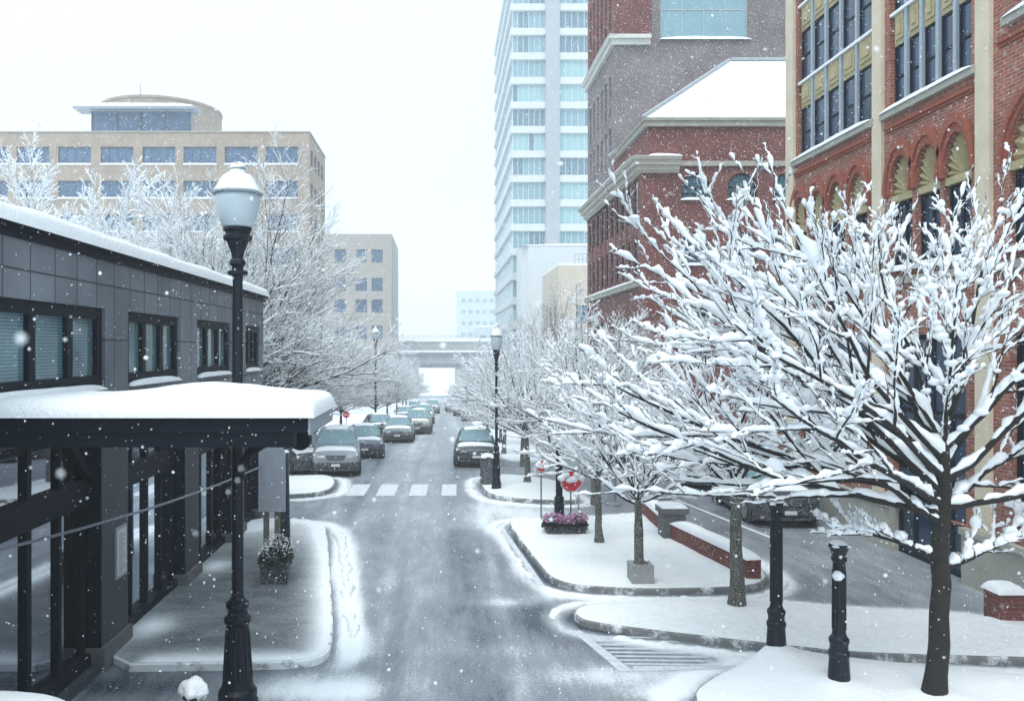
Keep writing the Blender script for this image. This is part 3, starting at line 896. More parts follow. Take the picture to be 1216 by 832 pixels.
def shop_glass():
    m = bpy.data.materials.new('glass_shop')
    t, N, L, b = nodes_of(m)
    out = N['Material Output']
    tr = N.new('ShaderNodeBsdfTransparent'); tr.inputs[0].default_value = (.72, .78, .82, 1)
    gl = N.new('ShaderNodeBsdfGlossy'); gl.inputs['Roughness'].default_value = .02; gl.inputs['Color'].default_value = (.85, .92, 1, 1)
    fr = N.new('ShaderNodeFresnel'); fr.inputs[0].default_value = 1.7
    mx = N.new('ShaderNodeMixShader')
    mp = N.new('ShaderNodeMapRange'); mp.inputs[3].default_value = .40; mp.inputs[4].default_value = 1
    L.new(fr.outputs[0], mp.inputs[0]); L.new(mp.outputs[0], mx.inputs[0]); L.new(tr.outputs[0], mx.inputs[1]); L.new(gl.outputs[0], mx.inputs[2])
    L.new(mx.outputs[0], out.inputs['Surface'])
    return m
M['glass_shop'] = shop_glass()
grey_building()

# ---------------------------------------------------------------- orange brick warehouse with cream pilasters (right, nearest)
def warehouse():
    b = thing('brick_warehouse', 'tall orange brick building with cream pilasters, gold spandrels and shell arches', 'building')
    X = 10.7
    F = Fac((X, 0, 0), (0, 1, 0), (-1, 0, 0))
    bays = [(20.85, 25.45, 5, 'a'), (16.9, 20.25, 5, 'b'), (11.6, 16.15, 5, 'c')]
    holes = []; wins = []; archs = []
    TOP = 20.0
    floors = [(10.45, 11.95), (12.75, 14.25), (15.05, 16.55), (17.35, 18.85)]
    for a, c, n, k in bays:
        off = .45 if k == 'c' else .12
        lo = 11.05 if k == 'c' else floors[0][0]
        a2, c2 = a + off, c - off
        holes.append((a2, lo, c2, floors[-1][1]))
        w = (c2 - a2) / n
        for v0, v1 in floors:
            v0 = max(v0, lo)
            for i in range(n): wins.append((a2 + i * w, v0, a2 + (i + 1) * w, v1))
        if k == 'a': arches = [(a + .35 + i * 1.16, a + .35 + i * 1.16 + .95) for i in range(4)]
        elif k == 'b': arches = [(a + .12 + i * 1.07, a + .12 + i * 1.07 + .94) for i in range(3)]
        else: arches = [(a + .35, a + 3.0)][:0] + [(13.9, 15.9), (11.8, 13.6)]
        for u0, u1 in arches:
            sp = 8.4 if k != 'c' else 8.3
            archs.append((u0, 6.62, u1, sp)); holes.append((u0, 6.62, u1, sp, 1.9 if k != 'c' else 1.15))
        lowb = [(a + .3, c - .3)]
        for u0, u1 in lowb:
            v0 = 1.95 if k != 'b' else 0.0
            holes.append((u0, v0, u1, 5.1))
            wins.append(('low', u0, v0, u1, 5.1))
    bm = bmesh.new()
    wall_holes(bm, F, 8, 26.0, 1.15, TOP, [h for h in holes if not (h[1] == 0.0)] + [(h[0], 1.15, h[2], h[3]) for h in holes if h[1] == 0.0], .32)
    box(bm, X + .001, 24, 25.74, 26.0, -.5, TOP - .002)
    part('wall', bm, M['brick_orange'], b, recalc=False)
    bm = bmesh.new()
    dl = [h for h in holes if h[1] == 0.0][0]
    for u0, u1 in ((8, dl[0]), (dl[2], 26.0)): fbox(bm, F, u0, u1, -.05, 1.02, -.3, .10)
    for u0, u1 in ((8, dl[0]), (dl[2], 26.0)): fbox(bm, F, u0, u1, 1.021, 1.149, -.3, .16)
    part('stone_base', bm, M['stone'], b)
    for w in wins:
        if w[0] == 'low':
            _, u0, v0, u1, v1 = w
            window(b, F, u0, v0, u1, v1, 4, 2, M['blackframe'], M['glass_navy'], d=-.12, fw=.11, mids=[.66], sill=.12 if v0 > 0 else None)
        else:
            u0, v0, u1, v1 = w
            window(b, F, u0 + .06, v0, u1 - .06, v1, 1, 2, M['blackframe'], M['glass_navy'] , d=-.10, fw=.05)
    # white mullion posts between the windows, spandrels
    for a, c, n, k in bays:
        off = .45 if k == 'c' else .12
        lo = 11.05 if k == 'c' else floors[0][0]
        a2, c2 = a + off, c - off; w = (c2 - a2) / n
        for i in range(1, n):
            bm = bmesh.new(); fbox(bm, F, a2 + i * w - .055, a2 + i * w + .055, lo, floors[-1][1], -.17, -.03)
            part('mullion', bm, M['steel_blue'], b)
        for f0, f1 in zip(floors[:-1], floors[1:]):
            for i in range(n):
                bm = bmesh.new()
                u0, u1 = a2 + i * w + .057, a2 + (i + 1) * w - .057
                v0, v1 = f0[1] + .002, f1[0] - .002
                fbox(bm, F, u0, u1, v0, v1, -.17, -.09)
                fbox(bm, F, u0 + .08, u1 - .08, v0 + .12, v1 - .12, -.09, -.055)
                fbox(bm, F, u0 + .18, u1 - .18, v0 + .24, v1 - .24, -.055, -.03)
                part('spandrel', bm, M['gold'], b)
            bm = bmesh.new(); fbox(bm, F, a2, c2, f1[0] - .07, f1[0], -.09, .0)
            part('spandrel_snow', bm, M['snow'], b)
        bm = bmesh.new()
        fbox(bm, F, a2 - .25, c2 + .25, lo - .18, lo - .005, .001, .13)
        s = part('stone_sill', bm, M['stone'], b)
        v, q = snow_lump(X - .17, X + .05, a2 - .2, c2 + .2, lo - .008, .09, (8, 40), a)
        mesh_np('sill_snow', v, q, M['snow'], s)
        bm = bmesh.new()
        for (v0, v1, d) in ((lo - .52, lo - .45, .05), (lo - .45, lo - .40, .10), (lo - .40, lo - .34, .05)):
            fbox(bm, F, a + .02, c - .02, v0, v1 - .002, .001, d)
        part('brick_moulding', bm, M['brick_plain'], b)
    for n_, (u0, v0, u1, sp) in enumerate(archs):
        ky = 1.9 if u1 - u0 < 1.2 else 1.15
        # shell fan of gold terracotta in the arch head
        bm = bmesh.new()
        A = arc(u0 + .02, u1 - .02, sp, 14, ky)
        c = ((u0 + u1) / 2, sp + .02)
        for k in range(14):
            mid = ((A[k][0] + A[k+1][0]) / 2, (A[k][1] + A[k+1][1]) / 2)
            vs = [bm.verts.new(F.P(*A[k], -.14)), bm.verts.new(F.P(*mid, -.05)), bm.verts.new(F.P(*A[k+1], -.14)), bm.verts.new(F.P(*c, -.16))]
            bm.faces.new((vs[3], vs[0], vs[1])); bm.faces.new((vs[3], vs[1], vs[2]))
        fbox(bm, F, u0, u1, sp - .16, sp - .002, -.2, -.02)
        part('shell_arch', bm, M['gold'], b, recalc=False)
        w = window(b, F, u0 + .02, v0, u1 - .02, sp - .165, 2, 2, M['blackframe'], M['glass_navy'], d=-.12, fw=.07, mids=[.55])
        v, q = snow_lump(X - .16, X + .1, u0 - .06, u1 + .06, v0 - .01, .12, (8, 16), n_)
        mesh_np('sill', v, q, M['snow'], w)
        bm = bmesh.new()
        for (o1, o2, d) in ((.0, .1, .05), (.1, .2, .10)):
            A = arc(u0 - o2, u1 + o2, sp, 14, ky); B = arc(u0 - o1, u1 + o1, sp, 14, ky)
            for k in range(14): fprism(bm, F, [A[k], A[k+1], B[k+1], B[k]], .001, d)
        part('arch_moulding', bm, M['brick_plain'], b)
    for u0, u1 in ((25.48, 26.02), (20.36, 20.80), (16.34, 16.78), (11.0, 11.45)):
        bm = bmesh.new()
        fbox(bm, F, u0, u1, 1.16, TOP + .3, .001, .09)
        part('pilaster', bm, M['cream'], b)
    bm = bmesh.new(); fbox(bm, F, 8, 26.06, TOP + .001, TOP + .5, -.4, .4)
    part('cornice', bm, M['cream'], b)
    bm = bmesh.new(); box(bm, X + .5, 24, 8, 25.7, TOP - .3, TOP)
    part('roof', bm, M['snow'], b)
    bm = bmesh.new(); box(bm, X + 1.2, X + 1.3, 8.2, 25.6, -.02, TOP - .4)
    part('inner_wall', bm, M['panel_dark'], b)
    bm = bmesh.new(); fbox(bm, F, 8, 26, 6.28, 6.44, .001, .12)
    s = part('string_course', bm, M['stone'], b)
    return b
M['steel_blue'] = pm('steel_blue', (0.30, 0.36, 0.43), 0.5, 0, .2, 4)
M['brick_plain'] = pm('brick_moulded', (0.27, 0.075, 0.045), 0.85, 0, 0.35, 10, .3, 40)
warehouse()

# ---------------------------------------------------------------- red brick hall with the hipped roof
def hall():
    b = thing('brick_hall', 'dark red brick building with a snow covered hipped roof and stone cornice', 'building')
    X0, Y0, YB, ZB = 9.52, 40.0, 55.2, -1.2
    EAVE = 15.6
    F = Fac((X0, Y0, 0), (1, 0, 0), (0, -1, 0))       # front, u = x - X0
    S = Fac((X0, 0, 0), (0, 1, 0), (-1, 0, 0))        # street side, u = y
    CZ = 13.2
    # side piers and windows
    cols = [Y0 + 1.0 + k * 1.42 for k in range(10)]
    hs_ = []
    for y in cols:
        for v0, v1 in ((8.3, 10.2), (11.0, 13.0), (3.4, 6.4)): hs_.append((y, v0, y + .72, v1))
    hs_low = [h for h in hs_ if h[1] < 4]
    bm = bmesh.new()
    wall_holes(bm, S, Y0, YB, ZB, CZ, hs_, .3)
    uf = [1.86, 4.05, 6.2, 8.4]
    hf = []
    for u in uf:
        hf += [(u, 11.85, u + 1.4, 12.45, .95), (u, 8.75, u + 1.35, 9.75, .8), (u, 4.2, u + 1.35, 6.4, .6)]
    wall_holes(bm, F, 0, 15, ZB, CZ, hf, .3)
    box(bm, X0 + 15.001, X0 + 15.2, Y0, 47.9, ZB, CZ)
    part('wall', bm, M['brick_red'], b, recalc=False)
    for h in hs_: window(b, S, h[0], h[1], h[2], h[3], 1, 2, M['blackframe'], M['glass_dark'], d=-.02, fw=.05, ft=.05)
    for h in hf:
        w = window(b, F, h[0], h[1], h[2], None, 2, 2, M['blackframe'], M['glass_lake'], d=-.14, fw=.07, sp=h[3], ky=h[4])
        v, q = snow_lump(X0 + h[0] - .08, X0 + h[2] + .08, Y0 - .13, Y0 + .1, h[1] - .02, .11, (16, 6), h[0])
        mesh_np('sill', v, q, M['snow'], w)
    for y in cols[:-1]:
        bm = bmesh.new(); fbox(bm, S, y + .86, y + 1.30, 8.1, CZ - .35, .001, .05)
        part('pier', bm, M['brick_red'], b)
    bm = bmesh.new(); fbox(bm, S, Y0 + .8, YB, 7.75, 8.05, .001, .2)
    s = part('stone_sill', bm, M['stone'], b)
    v, q = snow_lump(X0 - .24, X0 + .1, Y0 + .8, YB, 8.045, .1, (6, 50), 4); mesh_np('sill_snow', v, q, M['snow'], s)
    # cornice on the street, returned a short way round the corner
    bm = bmesh.new()
    for (v0, v1, d) in ((CZ - .10, CZ, .14), (CZ + .001, CZ + .22, .26), (CZ + .221, CZ + .45, .45), (CZ + .451, CZ + .60, .60)):
        box(bm, X0 - d, X0 + .2, Y0 - d, YB, v0, v1)
        box(bm, X0 + .201, X0 + 1.7, Y0 - d, Y0 + .2, v0, v1)
    cn = part('cornice', bm, M['stone_light'], b)
    v, q = snow_lump(X0 - .66, X0 + .25, Y0 - .66, YB, CZ + .60, .14, (10, 60), 8); mesh_np('cornice_snow', v, q, M['snow'], cn)
    v, q = snow_lump(X0 + .15, X0 + 1.75, Y0 - .66, Y0 + .3, CZ + .60, .13, (14, 10), 9); mesh_np('cornice_snow', v, q, M['snow'], cn)
    bm = bmesh.new(); fbox(bm, F, 1.701, 15.2, CZ + .22, CZ + .45, .0, .12)
    part('string_course', bm, M['stone'], b)
    # attic storey, set back a little from the street
    ax = X0 + .26
    bm = bmesh.new()
    box(bm, ax, X0 + 15, Y0 + .02, Y0 + .3, CZ + .001, EAVE - .3)
    box(bm, ax, ax + .3, Y0 + .301, 47.9, CZ + .001, EAVE - .3)
    part('attic_wall', bm, M['brick_red'], b)
    bm = bmesh.new()
    box(bm, ax - .18, X0 + 15.1, Y0 - .16, 47.93, EAVE - .299, EAVE - .05)
    box(bm, ax - .28, X0 + 15.2, Y0 - .26, 47.93, EAVE - .049, EAVE + .06)
    part('eave', bm, M['stone'], b)
    # hip: ridge parallel to x
    e = EAVE + .062
    ex0, ey0, ex1, ey1 = ax - .30, Y0 - .28, X0 + 15.2, 47.94
    ry = (ey0 + ey1) / 2; rz = CAM_H + .341 * ry; rx = .341 * ry
    bm = bmesh.new()
    vs = [bm.verts.new(p) for p in ((ex0, ey0, e), (ex1, ey0, e), (ex1, ey1, e), (ex0, ey1, e), (rx, ry, rz), (ex1, ry, rz))]
    for f in ((0, 1, 5, 4), (2, 3, 4, 5), (3, 0, 4), (1, 2, 5)): bm.faces.new([vs[i] for i in f])
    rf = part('roof', bm, M['snow_roof'], b)
    bm = bmesh.new()
    bar(bm, (ex0, ey0, e + .04), (rx, ry, rz + .04), .2, .12); bar(bm, (rx + .1, ry, rz + .05), (ex1, ry, rz + .05), .25, .14)
    bar(bm, (rx, ry, rz + .04), (ex0, ey1, e + .04), .2, .12)
    part('ridge_cap', bm, M['grey_render'], rf)
    # flat low roof of the street strip behind the attic
    bm = bmesh.new(); box(bm, X0, 9.80, 48.0, YB, CZ - .3, CZ + .5)
    part('parapet', bm, M['brick_red'], b)
    # downpipe and tall vent
    return b
M['stone_light'] = pm('stone_light', (.50, .48, .42), .8, 0, .2, 2, .25, 20)
M['glass_lake'] = glassmat('glass_lake', (0.05, 0.13, 0.17), .12)
def roof_snow_mat():
    m = snowmat('snow_roof', (0.82, 0.86, 0.89))
    t, N, L, b = nodes_of(m)
    co = N.new('ShaderNodeTexCoord'); sp = N.new('ShaderNodeSeparateXYZ'); L.new(co.outputs['Object'], sp.inputs[0])
    wv = N.new('ShaderNodeTexWave'); wv.bands_direction = 'Z'; wv.inputs['Scale'].default_value = 1.15; wv.inputs['Distortion'].default_value = .8; wv.inputs['Detail Scale'].default_value = 3
    L.new(co.outputs['Object'], wv.inputs['Vector'])
    nz = N.new('ShaderNodeTexNoise'); nz.inputs['Scale'].default_value = .55; nz.inputs['Detail'].default_value = 6; L.new(co.outputs['Object'], nz.inputs['Vector'])
    rp = N.new('ShaderNodeValToRGB'); rp.color_ramp.elements[0].position = .5; rp.color_ramp.elements[1].position = .75; L.new(nz.outputs[0], rp.inputs[0])
    ml = N.new('ShaderNodeMath'); ml.operation = 'MULTIPLY'; L.new(wv.outputs['Fac'], ml.inputs[0]); L.new(rp.outputs[0], ml.inputs[1])
    m3 = N.new('ShaderNodeMath'); m3.operation = 'MULTIPLY'; L.new(ml.outputs[0], m3.inputs[0]); m3.inputs[1].default_value = .35
    old = b.inputs['Base Color'].links[0].from_socket
    mx = N.new('ShaderNodeMix'); mx.data_type = 'RGBA'; mx.inputs[7].default_value = (.33, .36, .40, 1)
    L.new(m3.outputs[0], mx.inputs[0]); L.new(old, mx.inputs[6]); L.new(mx.outputs[2], b.inputs['Base Color'])
    return m
M['snow_roof'] = roof_snow_mat()
hall()

# ---------------------------------------------------------------- taller mauve brick block behind the hall
def mauve_block():
    b = thing('brick_block', 'tall mauve brick block with one big pale window rising behind the hipped roof', 'building')
    X0, Y0, X1, Y1 = 9.84, 48.0, 30.0, 56.9
    F = Fac((X0, Y0, 0), (1, 0, 0), (0, -1, 0)); S = Fac((X0, 0, 0), (0, 1, 0), (-1, 0, 0))
    TOP = 30.0; BZ = CAM_H + .365 * 48     # band height
    bm = bmesh.new()
    big = (2.6, 22.45, 7.6, 26.4)
    hw = []
    cols = [49.0 + k * 1.3 for k in range(6)]
    for y in cols:
        for v0, v1 in ((15.6, 17.6), (18.3, 20.6)): hw.append((y, v0, y + .6, v1))
    wall_holes(bm, F, 0, X1 - X0, -2, TOP, [big], .25)
    wall_holes(bm, S, Y0, Y1, -2, BZ, hw, .25)
    box(bm, X0 + .3, X1, Y1 - .2, Y1, -2, TOP)
    part('wall', bm, M['brick_mauve'], b, recalc=False)
    bm = bmesh.new()
    hu = [(y, 23.4, y + .65, 27.2) for y in cols]
    wall_holes(bm, S, Y0, Y1, BZ, TOP, hu, .25)
    fbox(bm, F, -.012, 2.1, BZ, TOP, .001, .02)
    part('upper_wall', bm, M['brick_red'], b, recalc=False)
    for h in hw: window(b, S, h[0], h[1], h[2], h[3], 1, 2, M['trimwhite'], M['glass_slate'], d=-.12)
    for h in hu: window(b, S, h[0], h[1], h[2], h[3], 1, 2, M['blackframe'], M['glass_dark'], d=-.12)
    w = window(b, F, *big, 4, 2, M['grey_render'], M['glass_sky'], d=-.12, fw=.07, mids=[.42])
    v, q = snow_lump(X0 + 2.5, X0 + 7.75, Y0 - .16, Y0 + .1, 22.36, .16, (30, 6), 3); mesh_np('sill', v, q, M['snow'], w)
    bm = bmesh.new()
    for (v0, v1, d) in ((BZ - .3, BZ, .22), (BZ + .001, BZ + .22, .4)):
        box(bm, X0 - d, X0 - .013, Y0 - d, Y1, v0, v1)
        box(bm, X0 - .0125, X0 + 2.0, Y0 - d, Y0 - .021, v0, v1)
    cn = part('cornice', bm, M['trimwhite'], b)
    v, q = snow_lump(X0 - .45, X0 + .05, Y0 - .45, Y1, BZ + .22, .12, (8, 40), 5); mesh_np('cornice_snow', v, q, M['snow'], cn)
    bm = bmesh.new(); box(bm, X0 + .002, X1, Y0 + .002, Y1, TOP + .001, TOP + .4)
    part('roof', bm, M['snow'], b)
mauve_block()

# ---------------------------------------------------------------- glass tower
def tower():
    b = thing('glass_tower', 'pale high rise tower with aqua glass bands fading into the snowfall', 'building')
    D = 130.0; X0, X1, Y1 = 10.8, 30.0, 172.0
    H = 3.77; N_ = 18; Zb = -6
    rng = random.Random(3)
    F = Fac((X0, D, 0), (1, 0, 0), (0, -1, 0)); S = Fac((X0, 0, 0), (0, 1, 0), (-1, 0, 0))
    z_off = 0.72
    bm = bmesh.new()
    for k in range(N_ + 1):
        z = z_off + (k - 1) * H
        box(bm, X0 - .25, X1, D - .3, Y1, z - .53, z + .53)
    box(bm, X0 + .6, X1 - .6, D + .6, Y1 - .6, Zb, z_off + N_ * H)
    part('floor_slab', bm, M['white_render'], b)
    bm = bmesh.new(); box(bm, X0 + 5.14, X0 + 7.27, D - .7, D + .4, Zb, z_off + N_ * H)
    part('concrete_shaft', bm, M['grey_render'], b)
    for k in range(N_):
        v0 = z_off + (k - 1) * H + .531; v1 = z_off + k * H - .531
        for u0, u1, n in ((.05, 5.13, 6), (7.28, 16.0, 9)):
            g = rng.choice([M['glass_aqua'], M['glass_aqua'], M['glass_sky'], M['glass_slate']])
            w = window(b, F, u0, v0, u1, v1, n, 1, M['white_render'], g, d=-.08, fw=.09, ft=.08)
            if rng.random() < .6:
                q = rng.randrange(0, n - 1); q1 = min(n, q + rng.choice([1, 2, 3]))
                bm = bmesh.new(); du = (u1 - u0) / n
                fbox(bm, F, u0 + q * du + .06, u0 + q1 * du - .06, v0 + .1, v1 - .1, -.125, -.118)
                part('open_pane', bm, M['glass_slate'], w)
        w = window(b, S, D + .1, v0, Y1 - .3, v1, 12, 1, M['white_render'], rng.choice([M['glass_aqua'], M['glass_sky']]), d=-.08, fw=.12, ft=.08)
    for v in range(N_):
        pass
tower()

# ---------------------------------------------------------------- pale blocks between tower and hall
def pale_blocks():
    b = thing('white_block', 'windowless white rendered block with chamfered corner below the glass tower', 'building')
    bm = bmesh.new()
    prism(bm, [(11.4, 121.8), (12.3, 120.0), (34, 120), (34, 129), (11.4, 129)], -7, 19.4)
    part('wall', bm, M['white_render'], b)
    snow_on('roof_snow', b, 11.35, 34, 119.9, 129, 19.4, .4, (12, 12), 3)
    b = thing('beige_block', 'beige low building with dark square windows and a rooftop rail', 'building')
    X0, Y0 = 13.1, 95.0
    F = Fac((X0, Y0, 0), (1, 0, 0), (0, -1, 0)); S = Fac((X0, 0, 0), (0, 1, 0), (-1, 0, 0))
    hs_ = [(u, z, u + 1.5, z + 2.0) for u in (2.1, 6.0, 10) for z in (1.5, 7.6 )]
    bm = bmesh.new()
    wall_holes(bm, F, 0, 19, -5, 14.1, hs_, .2)
    wall_holes(bm, S, Y0, 110, -5, 14.1, [(y, z, y + 1.5, z + 2.0) for y in (97, 101, 105) for z in (1.5, 7.6)], .2)
    part('wall', bm, M['beige_render'], b, recalc=False)
    for h in hs_: window(b, F, *h, 2, 2, M['blackframe'], M['glass_slate'], d=-.1)
    for y in (97, 101, 105):
        for z in (1.5, 7.6): window(b, S, y, z, y + 1.5, z + 2.0, 2, 2, M['blackframe'], M['glass_slate'], d=-.1)
    bm = bmesh.new(); box(bm, X0 + .01, X0 + 19, Y0 + .01, 110, 14.101, 14.35)
    part('roof', bm, M['snow'], b)
    bm = bmesh.new()
    for k in range(8): bar(bm, (X0 + 2.2 + k * .45, Y0 + 2, 14.35), (X0 + 2.2 + k * .45, Y0 + 2, 15.6), .06)
    bar(bm, (X0 + 2.2, Y0 + 2, 15.6), (X0 + 5.35, Y0 + 2, 15.6), .07); bar(bm, (X0 + 2.2, Y0 + 2, 15.0), (X0 + 5.35, Y0 + 2, 15.0), .05)
    part('roof_rail', bm, M['signgrey'], b)
pale_blocks()

# ---------------------------------------------------------------- office block upper left
def office():
    b = thing('office_block', 'tan brick office block with long blue windows and a round rooftop drum', 'building')
    Y0 = 95.0; XR = -15.0; XL = -66.0; TOP = 29.1
    F = Fac((0, Y0, 0), (1, 0, 0), (0, -1, 0)); S = Fac((XR, 0, 0), (0, 1, 0), (1, 0, 0))
    cols = [(p0 - 525) * .095 for p0 in (315, 266.8, 217.9, 169.3, 119.4, 69, 19.6, -30, -80)]
    hf = []
    for u in cols:
        for yt, yb in ((174.3, 193.8), (214.6, 234.1), (254.3, 273.8), (295, 314.5), (335, 354), (375, 394)):
            hf.append((u, CAM_H + (413 - yb) * .095, u + 3.7, CAM_H + (413 - yt) * .095))
    hs_ = [(y, h[1], y + 1.75, h[3]) for y in (96.2, 98.9, 101.6, 104.3) for h in hf[:6]]
    bm = bmesh.new()
    wall_holes(bm, F, XL, XR, -8, TOP, hf, .35)
    wall_holes(bm, S, Y0, 107.9, -8, TOP, hs_, .35)
    part('wall', bm, M['brick_tan'], b, recalc=False)
    for h in hf:
        window(b, F, *h, 4, 1, M['steel_dark'], M['glass_blue'], d=-.2, fw=.07, sill=.2)
    for h in hs_: window(b, S, *h, 2, 1, M['steel_dark'], M['glass_blue'], d=-.2, fw=.07)
    bm = bmesh.new(); box(bm, XL, XR + .12, Y0 - .12, 108, TOP + .001, TOP + .12)
    rf = part('roof', bm, M['tan_render'], b)
    snow_on('roof_snow', rf, XL, XR + .05, Y0 - .05, 107.8, TOP + .12, .16, (30, 10), 2, .05)
    bm = bmesh.new()
    lathe(bm, [(7.3, TOP + .2), (7.3, 34.3), (7.4, 34.31), (7.4, 34.6), (7.0, 34.65)], -35.4, 106.5, 48)
    part('drum', bm, M['brick_tan'], b, smooth=False)
    # glazed penthouse under a flat overhanging roof
    bm = bmesh.new(); box(bm, -40.7, -29.3, 98, 98.9, TOP + .3, 32.2)
    ph = part('penthouse', bm, M['glass_blue'], b)
    for x in (-40.7, -37.8, -35, -32.2, -29.3):
        bm = bmesh.new(); box(bm, x - .09, x + .09, 97.9, 97.99, TOP + .3, 32.2)
        part('mullion', bm, M['steel_dark'], ph)
    bm = bmesh.new(); box(bm, -42.3, -28.3, 96.4, 98.95, 32.201, 32.5)
    part('penthouse_roof', bm, M['signgrey'], ph)
    snow_on('roof_snow', ph, -42.3, -28.3, 96.4, 98.95, 32.5, .5, (24, 8), 6, .1)
    bm = bmesh.new(); bar(bm, (-38, 106, 34), (-38, 106, 38), .09)
    part('aerial', bm, M['signgrey'], b)
M['steel_dark'] = pm('steel_dark', (0.05, 0.07, 0.10), .5)
office()

# ---------------------------------------------------------------- far buildings and the overpass
def plain_block(name, label, x0, x1, y0, y1, z1, mat, wins, gm, side=None, sw=()):
    b = thing(name, label, 'building')
    F = Fac((x0, y0, 0), (1, 0, 0), (0, -1, 0))
    zb = gz(y0) - 3
    bm = bmesh.new()
    wall_holes(bm, F, 0, x1 - x0, zb, z1, wins, .3)
    box(bm, x0, x0 + .3, y0 + .001, y1, zb, z1 - .01); box(bm, x1 - .3, x1, y0 + .001, y1, zb, z1 - .01)
    part('wall', bm, mat, b, recalc=False)
    for h in wins: window(b, F, *h, 2, 2, M['steel_dark'], gm, d=-.2, fw=.1)
    bm = bmesh.new(); box(bm, x0 + .05, x1 - .05, y0 + .05, y1, z1 + .001, z1 + .35)
    part('roof', bm, M['snow'], b)
    return b
plain_block('tan_block', 'square tan apartment block half hidden by the bare tree on the left', -23.3, -9.6, 160, 185, 26.4, M['tan_render'],
            [(u, z, u + 2.1, z + 2.5) for u in (2.9, 6.9, 9.9) for z in (21, 15.6, 11.5, 6.5)], M['glass_blue'])
plain_block('grey_block', 'faint blue grey office block beyond the overpass', 8.1, 33.0, 450, 475, 35.5, M['blue_render'],
            [(2.2 + k * 3.8, z, 4.4 + k * 3.8, z + 2) for k in range(6) for z in (29, 23, 17, 11)], M['glass_slate'])
plain_block('low_block', 'low pale building in front of the faint grey block', 11.5, 33, 290, 310, 12, M['grey_render'],
            [(1.5 + k * 4, 7, 3.5 + k * 4, 9) for k in range(4)], M['glass_slate'])
plain_block('long_block', 'distant flat roofed building barely visible through the snow', -75, -26, 480, 500, 27, M['blue_render'],
            [(2 + k * 4.8, z, 4.6 + k * 4.8, z + 2.4) for k in range(10) for z in (21, 15, 9)], M['glass_slate'])

def overpass():
    b = thing('overpass', 'concrete road overpass with a snow topped parapet crossing the street', 'bridge')
    Y0 = 200.0
    Z = lambda py: CAM_H + (413 - py) * .20
    bm = bmesh.new()
    box(bm, -40, 40, Y0 + .3, Y0 + 9, Z(432), Z(418))
    box(bm, -40, 40, Y0 - .5, Y0 + .6, Z(419.2), Z(418) )
    part('deck', bm, M['bridge'], b)
    bm = bmesh.new(); box(bm, -40, 40, Y0, Y0 + .29, Z(417.9), Z(405.5))
    pr = part('parapet', bm, M['bridge'], b)
    snow_on('parapet_snow', pr, -40, 40, Y0 - .2, Y0 + .6, Z(405.6), .85, (80, 6), 3, .08)
    snow_on('ledge_snow', b, -40, 40, Y0 - .55, Y0 - .02, Z(418), .4, (80, 6), 5, .08)
    bm = bmesh.new()
    for y in (Y0 + 1, Y0 + 3.5, Y0 + 6, Y0 + 8.3): box(bm, -40, 40, y, y + .5, Z(437), Z(432) - .002)
    part('girder', bm, M['bridge'], b)
    bm = bmesh.new()
    box(bm, -40, -5.8, Y0 + .8, Y0 + 8.5, -9, Z(437) - .003); box(bm, 3.2, 40, Y0 + .8, Y0 + 8.5, -9, Z(437) - .003)
    part('abutment', bm, M['bridge'], b)
    bm = bmesh.new()
    for k in range(46):
        x = -28 + k * 1.25
        bar(bm, (x, Y0 + .15, Z(405.5)), (x, Y0 + .15, Z(398.5)), .07)
    for z in (Z(398.5), Z(401)): bar(bm, (-28, Y0 + .15, z), (28.5, Y0 + .15, z), .09)
    part('railing', bm, M['signgrey'], b)
overpass()
